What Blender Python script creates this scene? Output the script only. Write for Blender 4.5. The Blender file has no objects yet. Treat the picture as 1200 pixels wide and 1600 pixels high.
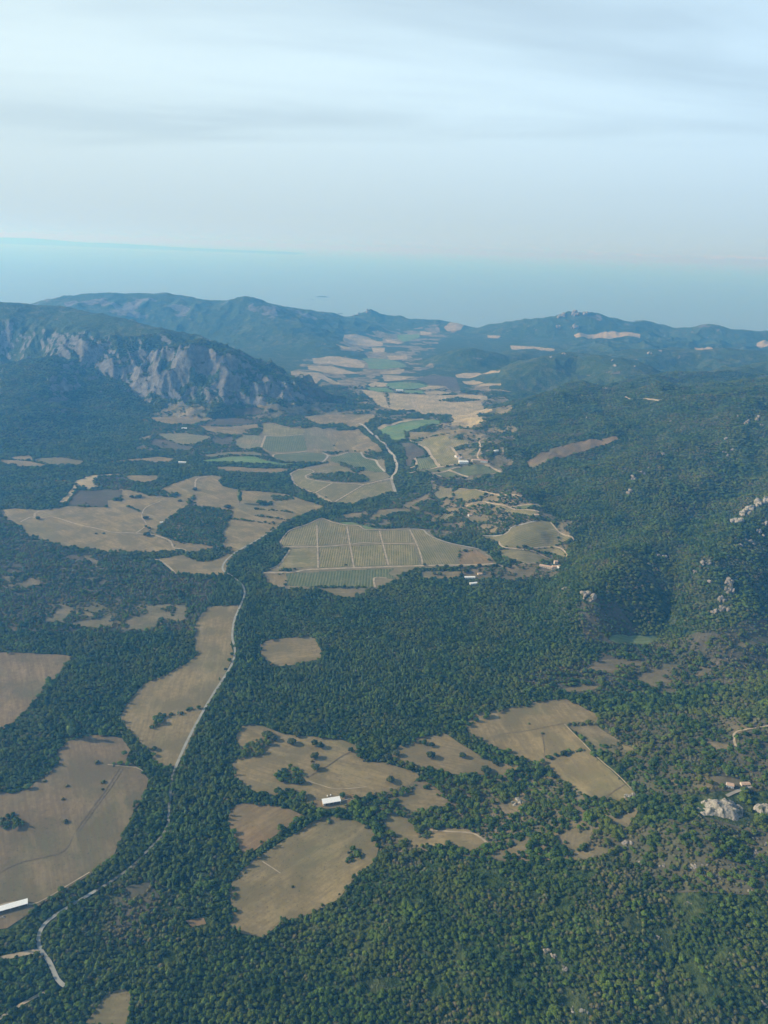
import bpy, bmesh, math, random
import numpy as np
from mathutils import Vector, Matrix

# ---------------------------------------------------------------- camera, world, sun, exposure
SC = bpy.context.scene
COL = SC.collection
CAM_H = 800.0
FPX = 1202.0                      # focal length in photo pixels (photo 1200 x 1600)
PITCH = math.radians(18.92)
ROLL = math.radians(2.15)
SUN_EL = math.radians(26.0)
SUN_TRAVEL = np.array([0.993, -0.12])       # horizontal direction the sunlight travels in
SUN_STRENGTH = 5.0
SKY_STRENGTH = 0.085
EXPOSURE = 0.0
HAZE_DENSITY = 1.0e-4
HAZE_COLOR = (0.12, 0.46, 1.0)

cam_data = bpy.data.cameras.new("camera")
cam = bpy.data.objects.new("camera", cam_data)
COL.objects.link(cam)
SC.camera = cam
cam_data.sensor_fit = 'VERTICAL'
cam_data.sensor_height = 24.0
cam_data.lens = 24.0 * FPX / 1600.0
cam_data.clip_start = 1.0
cam_data.clip_end = 500000.0
CAM_M = Matrix.Translation((0, 0, CAM_H)) @ Matrix.Rotation(math.pi / 2 - PITCH, 4, 'X') @ Matrix.Rotation(ROLL, 4, 'Z')
cam.matrix_world = CAM_M
CAM_R = np.array(CAM_M.to_3x3())

world = bpy.data.worlds.new("World")
SC.world = world
world.use_nodes = True
wn, wl = world.node_tree.nodes, world.node_tree.links
wn.clear()

def N(nodes, kind, **kw):
    n = nodes.new(kind)
    for k, v in kw.items():
        if k == 'inp':
            for kk, vv in v.items():
                n.inputs[kk].default_value = vv
        else:
            setattr(n, k, v)
    return n

sky = N(wn, 'ShaderNodeTexSky', sky_type='NISHITA', sun_disc=False, sun_elevation=SUN_EL,
        sun_rotation=math.atan2(-SUN_TRAVEL[0], -SUN_TRAVEL[1]), altitude=800.0, air_density=1.0,
        dust_density=0.6, ozone_density=1.5)
tc = N(wn, 'ShaderNodeTexCoord')
sep = N(wn, 'ShaderNodeSeparateXYZ')
wl.new(tc.outputs['Generated'], sep.inputs[0])
def WM(op, a, b=None, c=None, clamp=False):
    m = N(wn, 'ShaderNodeMath', operation=op, use_clamp=clamp)
    for i, v in enumerate((a, b, c)):
        if v is None: continue
        if isinstance(v, (int, float)): m.inputs[i].default_value = v
        else: wl.new(v, m.inputs[i])
    return m.outputs[0]
zz = WM('ADD', WM('MAXIMUM', sep.outputs['Z'], 0.0), 0.07)
u = WM('DIVIDE', sep.outputs['X'], zz)
v = WM('DIVIDE', sep.outputs['Y'], zz)
cmb = N(wn, 'ShaderNodeCombineXYZ')
wl.new(u, cmb.inputs[0]); wl.new(v, cmb.inputs[1])
mp = N(wn, 'ShaderNodeMapping')
mp.inputs['Rotation'].default_value = (0, 0, math.radians(6))
mp.inputs['Scale'].default_value = (0.20, 0.42, 1.0)
mp.inputs['Location'].default_value = (1.7, 0.6, 0.0)
wl.new(cmb.outputs[0], mp.inputs[0])
n1 = N(wn, 'ShaderNodeTexNoise', inp={'Scale': 1.0, 'Detail': 6.0, 'Roughness': 0.52, 'Distortion': 0.9})
wl.new(mp.outputs[0], n1.inputs['Vector'])
mp2 = N(wn, 'ShaderNodeMapping')
mp2.inputs['Rotation'].default_value = (0, 0, math.radians(-9))
mp2.inputs['Scale'].default_value = (0.5, 2.2, 1.0)
wl.new(cmb.outputs[0], mp2.inputs[0])
n2 = N(wn, 'ShaderNodeTexNoise', inp={'Scale': 1.0, 'Detail': 6.0, 'Roughness': 0.55, 'Distortion': 0.3})
wl.new(mp2.outputs[0], n2.inputs['Vector'])
cl0 = WM('ADD', WM('MULTIPLY', n1.outputs['Fac'], 0.88), WM('MULTIPLY', n2.outputs['Fac'], 0.12))
# the cloud sheet thickens into an even veil towards the horizon
lowk = WM('MULTIPLY', WM('SUBTRACT', 0.12, sep.outputs['Z']), 14.0, None, True)
cl = WM('ADD', WM('MULTIPLY', cl0, WM('SUBTRACT', 1.0, lowk)), WM('MULTIPLY', lowk, 0.655))
ramp = N(wn, 'ShaderNodeMapRange', interpolation_type='SMOOTHSTEP', inp={'From Min': 0.36, 'From Max': 0.62, 'To Min': 0.68, 'To Max': 1.0})
wl.new(cl, ramp.inputs['Value'])
# a thin line of far low clouds standing just above the sea horizon towards the right
az = WM('ARCTAN2', sep.outputs['X'], sep.outputs['Y'])
elv = WM('ARCSINE', sep.outputs['Z'])
azc = N(wn, 'ShaderNodeCombineXYZ')
wl.new(WM('MULTIPLY', az, 22.0), azc.inputs[0]); wl.new(WM('MULTIPLY', elv, 300.0), azc.inputs[1])
n3 = N(wn, 'ShaderNodeTexNoise', inp={'Scale': 1.0, 'Detail': 4.0, 'Roughness': 0.6})
wl.new(azc.outputs[0], n3.inputs['Vector'])
band = WM('MULTIPLY', WM('SUBTRACT', 1.0, WM('MULTIPLY', WM('ABSOLUTE', WM('SUBTRACT', elv, 0.003)), 330.0), None, True),
          WM('MULTIPLY', WM('SUBTRACT', az, 0.16), 8.0, None, True))
lowc = WM('MULTIPLY', WM('MULTIPLY', band, WM('MULTIPLY', WM('SUBTRACT', n3.outputs['Fac'], 0.50), 9.0, None, True)), 1.0)
bg1 = N(wn, 'ShaderNodeBackground', inp={'Strength': SKY_STRENGTH})
wl.new(sky.outputs[0], bg1.inputs['Color'])
bg2 = N(wn, 'ShaderNodeBackground', inp={'Color': (0.64, 0.86, 1.0, 1), 'Strength': 1.03})
# thin high cloud is a little warmer towards the sun and bluer away from it
ccol = N(wn, 'ShaderNodeMix', data_type='RGBA')
ccol.inputs[6].default_value = (0.70, 0.86, 0.91, 1)
ccol.inputs[7].default_value = (0.60, 0.82, 1.0, 1)
azr = N(wn, 'ShaderNodeMapRange', inp={'From Min': -0.5, 'From Max': 0.5})
wl.new(az, azr.inputs['Value']); wl.new(azr.outputs[0], ccol.inputs[0]); wl.new(ccol.outputs[2], bg2.inputs['Color'])
dim = N(wn, 'ShaderNodeMapRange', interpolation_type='SMOOTHSTEP', inp={'From Min': -0.02, 'From Max': 0.20, 'To Min': 0.80, 'To Max': 1.10})
wl.new(sep.outputs['Z'], dim.inputs['Value']); wl.new(WM('MULTIPLY', dim.outputs[0], WM('SUBTRACT', 1.0, WM('MULTIPLY', WM('SUBTRACT', 1.0, WM('MULTIPLY', sep.outputs['Z'], 28.0, None, True)), -0.03))), bg2.inputs['Strength'])
mixs = N(wn, 'ShaderNodeMixShader')
over = N(wn, 'ShaderNodeMapRange', interpolation_type='SMOOTHSTEP', inp={'From Min': 0.30, 'From Max': 0.62, 'To Min': 1.0, 'To Max': 0.18})
wl.new(sep.outputs['Z'], over.inputs['Value'])      # the sheet of cloud stands low; overhead the sky is clear
wl.new(WM('MULTIPLY', ramp.outputs[0], over.outputs[0]), mixs.inputs[0]); wl.new(bg1.outputs[0], mixs.inputs[1]); wl.new(bg2.outputs[0], mixs.inputs[2])
bg3 = N(wn, 'ShaderNodeBackground', inp={'Color': (0.9, 0.96, 1.0, 1), 'Strength': 1.05})
mixs2 = N(wn, 'ShaderNodeMixShader')
wl.new(lowc, mixs2.inputs[0]); wl.new(mixs.outputs[0], mixs2.inputs[1]); wl.new(bg3.outputs[0], mixs2.inputs[2])
wo = N(wn, 'ShaderNodeOutputWorld')
wl.new(mixs2.outputs[0], wo.inputs['Surface'])

sun_d = bpy.data.lights.new("sun", 'SUN')
sun_d.energy = SUN_STRENGTH
sun_d.angle = math.radians(0.5)
sun_d.color = (1.0, 0.935, 0.83)
sun = bpy.data.objects.new("sun", sun_d)
COL.objects.link(sun)
sun.rotation_euler = Vector((SUN_TRAVEL[0] * math.cos(SUN_EL), SUN_TRAVEL[1] * math.cos(SUN_EL), -math.sin(SUN_EL))).to_track_quat('-Z', 'Y').to_euler()
sun.location = (-3000, -900, 2500)

SC.view_settings.view_transform = 'Standard'
SC.view_settings.look = 'None'
SC.view_settings.exposure = EXPOSURE
SC.view_settings.gamma = 1.0
SC.cycles.max_bounces = 4
SC.cycles.diffuse_bounces = 2
SC.cycles.glossy_bounces = 1
SC.cycles.volume_bounces = 1
SC.cycles.transparent_max_bounces = 8
SC.cycles.use_denoising = True

# ---------------------------------------------------------------- photo pixel -> world
def rays(pts):
    p = np.asarray(pts, float)
    d = np.stack([(p[:, 0] - 600) / FPX, (800 - p[:, 1]) / FPX, -np.ones(len(p))], 1)
    return d @ CAM_R.T
def at_dist(px, py, km):
    d = rays([(px, py)])[0]
    t = km * 1000.0 / d[1]
    return d[0] * t, d[1] * t, CAM_H + d[2] * t
def project(x, y, z):
    q = np.stack([x, y, z - CAM_H], 1) @ CAM_R
    w = -q[:, 2]
    w = np.where(w < 1, 1, w)
    return 600 + FPX * q[:, 0] / w, 800 - FPX * q[:, 1] / w

# ---------------------------------------------------------------- noise
def _hash(ix, iy, seed):
    h = (ix.astype(np.int64) * 374761393 + iy.astype(np.int64) * 668265263 + seed * 1442695041) & 0xFFFFFFFF
    h = ((h ^ (h >> 13)) * 1274126177) & 0xFFFFFFFF
    h = h ^ (h >> 16)
    return (h & 0xFFFF) / 65535.0
def vnoise(x, y, seed=0):
    ix = np.floor(x); iy = np.floor(y)
    fx = x - ix; fy = y - iy
    fx = fx * fx * fx * (fx * (fx * 6 - 15) + 10); fy = fy * fy * fy * (fy * (fy * 6 - 15) + 10)
    a = _hash(ix, iy, seed); b = _hash(ix + 1, iy, seed); c = _hash(ix, iy + 1, seed); d = _hash(ix + 1, iy + 1, seed)
    return (a + (b - a) * fx + (c - a) * fy + (a - b - c + d) * fx * fy) * 2 - 1
def fbm(x, y, octs=4, seed=0, gain=0.5):
    s = 0; a = 1.0; t = 0
    for o in range(octs):
        c, sn = math.cos(o * 1.1), math.sin(o * 1.1)
        s = s + a * vnoise((x * c - y * sn) * 2 ** o + 17.3 * o, (x * sn + y * c) * 2 ** o - 9.1 * o, seed + o); t += a; a *= gain
    return s / t
def ridged(x, y, octs=4, seed=0):
    s = 0; a = 1.0; t = 0
    for o in range(octs):
        c, sn = math.cos(o * 0.9), math.sin(o * 0.9)
        s = s + a * (1 - 2 * np.abs(vnoise((x * c - y * sn) * 2 ** o + 5.7 * o, (x * sn + y * c) * 2 ** o + 3.3 * o, seed + o))); t += a; a *= 0.5
    return s / t
def sstep(a, b, v):
    t = np.clip((v - a) / (b - a), 0, 1)
    return t * t * (3 - 2 * t)

# ---------------------------------------------------------------- terrain heights
# crest lines: (photo x, photo y of the crest, distance km, half width m), profile power, gully strength, rockiness
RIDGES = [
 ('cliff', [(-420,468,4.3,1300),(-150,470,4.7,1350),(0,474,4.95,1400),(100,479,5.0,1400),(170,497,4.75,1250),(240,510,4.6,1150),(290,541,4.35,800)], 1.0, 1.0),
 ('knob', [(285,548,4.2,520),(315,535,4.15,520),(340,546,4.15,560),(390,570,4.15,520),(440,588,4.1,380),(470,600,4.1,250)], 0.8, 0.9),
 ('spur', [(60,560,4.0,600),(30,620,3.5,450),(20,655,3.2,300)], 0.6, 1.1),
 ('spur', [(150,600,3.9,500),(110,640,3.55,380),(90,668,3.3,260)], 0.6, 1.1),
 ('back', [(60,486,7.2,1200),(130,467,7.4,1500),(160,461,7.6,1600),(210,459,7.8,1600),(260,461,7.8,1500),(310,467,7.8,1400),(342,474,7.7,1300),(385,468,7.6,650),(402,469,7.6,650),(425,478,7.8,900),(490,488,8.3,1000),(530,498,8.8,700)], 0.5, 0.25),
 ('back', [(400,476,7.6,800),(440,500,7.1,800),(470,520,6.7,600),(520,540,6.3,350)], 0.4, 0.1),
 ('peak', [(545,495,9.2,450),(580,486,9.2,500),(610,492,9.2,450),(650,498,9.2,500),(700,503,9.2,400)], 0.25, 0.35),
 ('peak', [(568,490,9.15,110),(580,484,9.15,150),(592,490,9.15,110)], 0.3, 0.5),
 ('peak', [(870,493,8.65,160),(888,489,8.65,220),(906,488,8.6,200),(925,490,8.65,200),(938,496,8.65,120)], 0.5, 0.6),
 ('right', [(790,508,8.8,500),(830,501,8.8,700),(870,494,8.7,750),(890,490,8.7,700),(920,490,8.7,700),(945,498,8.7,700),(1010,504,8.9,600),(1060,514,8.7,500),(1110,508,8.5,500),(1150,516,8.5,600),(1250,522,8.4,700),(1450,532,8.2,900)], 0.25, 0.45),
 ('low', [(700,565,5.9,300),(735,543,5.9,420),(790,556,5.9,350),(850,548,6.6,500)], 0.4, 0.15),
 ('low', [(800,590,4.9,300),(850,558,5.1,480),(905,552,5.3,500),(960,562,5.0,500),(1010,585,4.6,450)], 0.5, 0.2),
 ('low', [(1000,550,6.0,500),(1080,545,6.2,650),(1180,548,6.0,650),(1350,552,5.8,700)], 0.5, 0.2),
 ('low', [(960,625,3.9,380),(1010,600,4.1,500),(1070,585,4.3,550),(1180,575,4.4,700),(1350,560,4.6,900)], 0.5, 0.15),
 ('hill', [(1500,590,3.1,1700),(1300,600,3.15,1650),(1200,607,3.1,1550),(1110,625,3.05,1100),(1040,662,2.95,800),(985,703,2.85,480)], 0.8, 0.10),
 ('knoll', [(1180,680,2.7,900),(1110,740,2.45,650),(1050,800,2.15,460),(1010,850,1.93,260)], 0.7, 0.1),
 ('knoll', [(1010,862,1.86,260),(990,872,1.80,240),(960,900,1.70,200),(915,930,1.62,150)], 0.25, 0.2),
 ('knoll', [(1290,740,2.3,420),(1200,782,2.1,330),(1150,825,1.95,260),(1115,885,1.75,240),(1140,935,1.62,210),(1130,975,1.52,150)], 0.3, 0.35),
 ('mound', [(1420,1200,0.95,520),(1230,1250,0.92,430),(1140,1262,0.90,330),(1060,1300,0.85,300)], 0.2, 0.15),
 ('mound', [(1500,1330,0.72,380),(1200,1380,0.74,330),(1000,1400,0.745,300),(830,1420,0.74,240),(680,1440,0.73,180)], 0.2, 0.05),
]
def _prof(kind, u):
    if kind == 'cliff':
        return 0.78 * (1 - np.clip((u - 0.03) / 0.62, 0, 1)) ** 1.1 + 0.22 * (1 - sstep(0.0, 1.0, u))
    if kind == 'knob':
        return np.where(u < 1, (1 - np.clip(u, 0, 1)) ** 0.9 * 0.55 + 0.45 * (1 - sstep(0.1, 0.8, u)), 0)
    if kind == 'peak':
        return np.clip(1 - u, 0, 1) ** 1.35
    if kind == 'hill':
        return np.clip(1 - u, 0, 1) ** 1.15
    return (1 - np.clip(u, 0, 1) ** 1.6) ** 1.7
def rib_noise(x, y):
    ac = x * 0.86 + y * 0.5 + 40 * fbm(x / 150, y / 150, 2, 5); al = x * 0.5 - y * 0.86
    return ridged(ac / 105, al / 480, 3, 61)
def rock_mask(x, y, rk, slope, r):
    v = rk * (0.15 + 0.52 * sstep(0.28, 0.80, slope) + 0.22 * rib_noise(x, y)) + 0.20 * fbm(x / 150, y / 150, 3, 71) * (rk > 0.02)
    v = v + (0.40 * fbm(x / 55, y / 55, 4, 15)) * (rk > 0.02)
    return sstep(0.52, 0.62, v)
RW = []
for kind, nodes, gul, rk in RIDGES:
    RW.append((kind, [at_dist(a, b, k) + (w,) for a, b, k, w in nodes], gul, rk))

def base_h(x, y):
    r = np.hypot(x, y)
    z = -46 * sstep(3800, 9000, y) + 5 * fbm(x / 420, y / 420, 3, 3)
    z = z + 26 * sstep(2600, 5200, y) * sstep(0.10, 0.35, x / np.maximum(y, 1)) * (1 + fbm(x / 500, y / 500, 4, 9) + 3.2 * ridged(x / 430, y / 430, 4, 19))
    coast = 9350 + 260 * fbm(x / 900, y * 0 + 3.3, 3, 21)
    z = np.where(y > coast - 300, z + (-75 - z) * sstep(coast - 250, coast + 350, y), z)
    return z
def heights(x, y):
    x = np.asarray(x, float); y = np.asarray(y, float)
    base = base_h(x, y)
    acc = np.zeros_like(base); rock = np.zeros_like(base)
    warp = None
    for kind, nd, gul, rk in RW:
        P = np.array(nd)
        wmax = P[:, 3].max() * 1.35
        m = (x > P[:, 0].min() - wmax) & (x < P[:, 0].max() + wmax) & (y > P[:, 1].min() - wmax) & (y < P[:, 1].max() + wmax)
        if not m.any(): continue
        xs, ys = x[m], y[m]
        sc = P[:, 3].mean() * 0.38
        g = fbm(xs / sc, ys / sc, 4, 31)
        g2 = ridged(xs / (sc * 0.55), ys / (sc * 1.1), 3, 41)
        bb = base[m]
        h = np.zeros(xs.shape); best = np.full(xs.shape, 9.0)
        for i in range(len(P) - 1):
            ax, ay, az_, aw = P[i]; bx, by, bz_, bw_ = P[i + 1]
            dx, dy = bx - ax, by - ay
            t = np.clip(((xs - ax) * dx + (ys - ay) * dy) / (dx * dx + dy * dy), 0, 1)
            w = aw + (bw_ - aw) * t
            d = np.hypot(xs - ax - dx * t, ys - ay - dy * t) / w
            u = d * (1 + gul * 0.30 * g * sstep(0.0, 0.25, d))
            h = np.maximum(h, np.maximum(az_ + (bz_ - az_) * t - bb, 0) * _prof(kind, u)); best = np.minimum(best, d)
        side = sstep(0.05, 0.3, best) * (1 - sstep(0.75, 1.0, best))
        h = h * (1 + gul * 0.22 * g2 * side)
        if kind in ('cliff', 'knob'):
            h = h + np.clip(h / 90, 0, 1) * side * (26 * rib_noise(xs, ys) + 46 * np.abs(fbm(xs / 210 + ys / 600, ys / 330, 2, 83)) + 8 * ridged(xs / 40, ys / 60, 3, 77))
        h = np.maximum(h, 0)
        rr = rk * side
        rockm = rock[m]
        rock[m] = np.maximum(rockm, rr * np.clip(h / 40, 0, 1))
        acc[m] = (acc[m] ** 7 + h ** 7) ** (1 / 7.0)
    z = base + acc
    z = z + np.clip(acc / 60, 0, 1) * (2.5 * fbm(x / 45, y / 45, 3, 91) + 16 * fbm(x / 240, y / 240, 3, 93) + 13 * ridged(x / 300, y / 330, 3, 97) + 30 * sstep(250, 700, x) * (1 - sstep(4300, 5200, y)) * ridged((x + 0.5 * y) / 420, (y - 0.5 * x) / 620, 3, 99) + 11 * sstep(6000, 7200, y) * ridged(x / 150, y / 260, 3, 95))
    return z, rock
def hz(x, y):
    return heights(np.atleast_1d(x), np.atleast_1d(y))[0]
def unproject(pts):
    d = rays(pts)
    hor = np.hypot(d[:, 0], d[:, 1])
    n = len(d)
    lo = np.full(n, 300.0) / hor; hi = lo.copy(); done = np.zeros(n, bool)
    t = lo.copy()
    for k in range(520):
        step = np.maximum(8.0, t * hor * 0.008) / hor
        t2 = t + step
        x, y, z = d[:, 0] * t2, d[:, 1] * t2, CAM_H + d[:, 2] * t2
        act = ~done
        if not act.any(): break
        h = np.full(n, -1e9)
        h[act] = hz(x[act], y[act])
        hit = act & (z < h)
        lo = np.where(hit, t, lo); hi = np.where(hit, t2, hi)
        done |= hit
        t = np.where(done, t, t2)
        if (t * hor)[~done].size and (t * hor)[~done].min() > 12000: break
    hi = np.where(done, hi, t); lo = np.where(done, lo, t)
    for k in range(14):
        mid = (lo + hi) / 2
        x, y, z = d[:, 0] * mid, d[:, 1] * mid, CAM_H + d[:, 2] * mid
        b = z < hz(x, y)
        hi = np.where(b, mid, hi); lo = np.where(b, lo, mid)
    return np.stack([d[:, 0] * hi, d[:, 1] * hi], 1)

# ---------------------------------------------------------------- land cover, traced as photo outlines and laid on the terrain
def K(ox, oy, s, pts): return [(ox + a / s, oy + b / s) for a, b in pts]
A5 = (220, 620, 5.0); B5 = (400, 640, 5.0); C5 = (560, 560, 5.0); D5 = (620, 690, 5.0)
E5 = (430, 510, 5.0); G5 = (0, 690, 5.0); H5 = (400, 790, 5.0); I5 = (660, 790, 5.0)
Q1 = (0, 420, 3.0); Q2 = (400, 420, 3.0); Q3 = (800, 420, 3.0); Q4 = (0, 700, 3.0)
R1 = (0, 1000, 3.0); R2 = (400, 1000, 3.0); R3 = (800, 1000, 3.0); S1 = (0, 1300, 3.0); S2 = (400, 1300, 3.0)
PX = (0, 0, 1.0)
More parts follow.
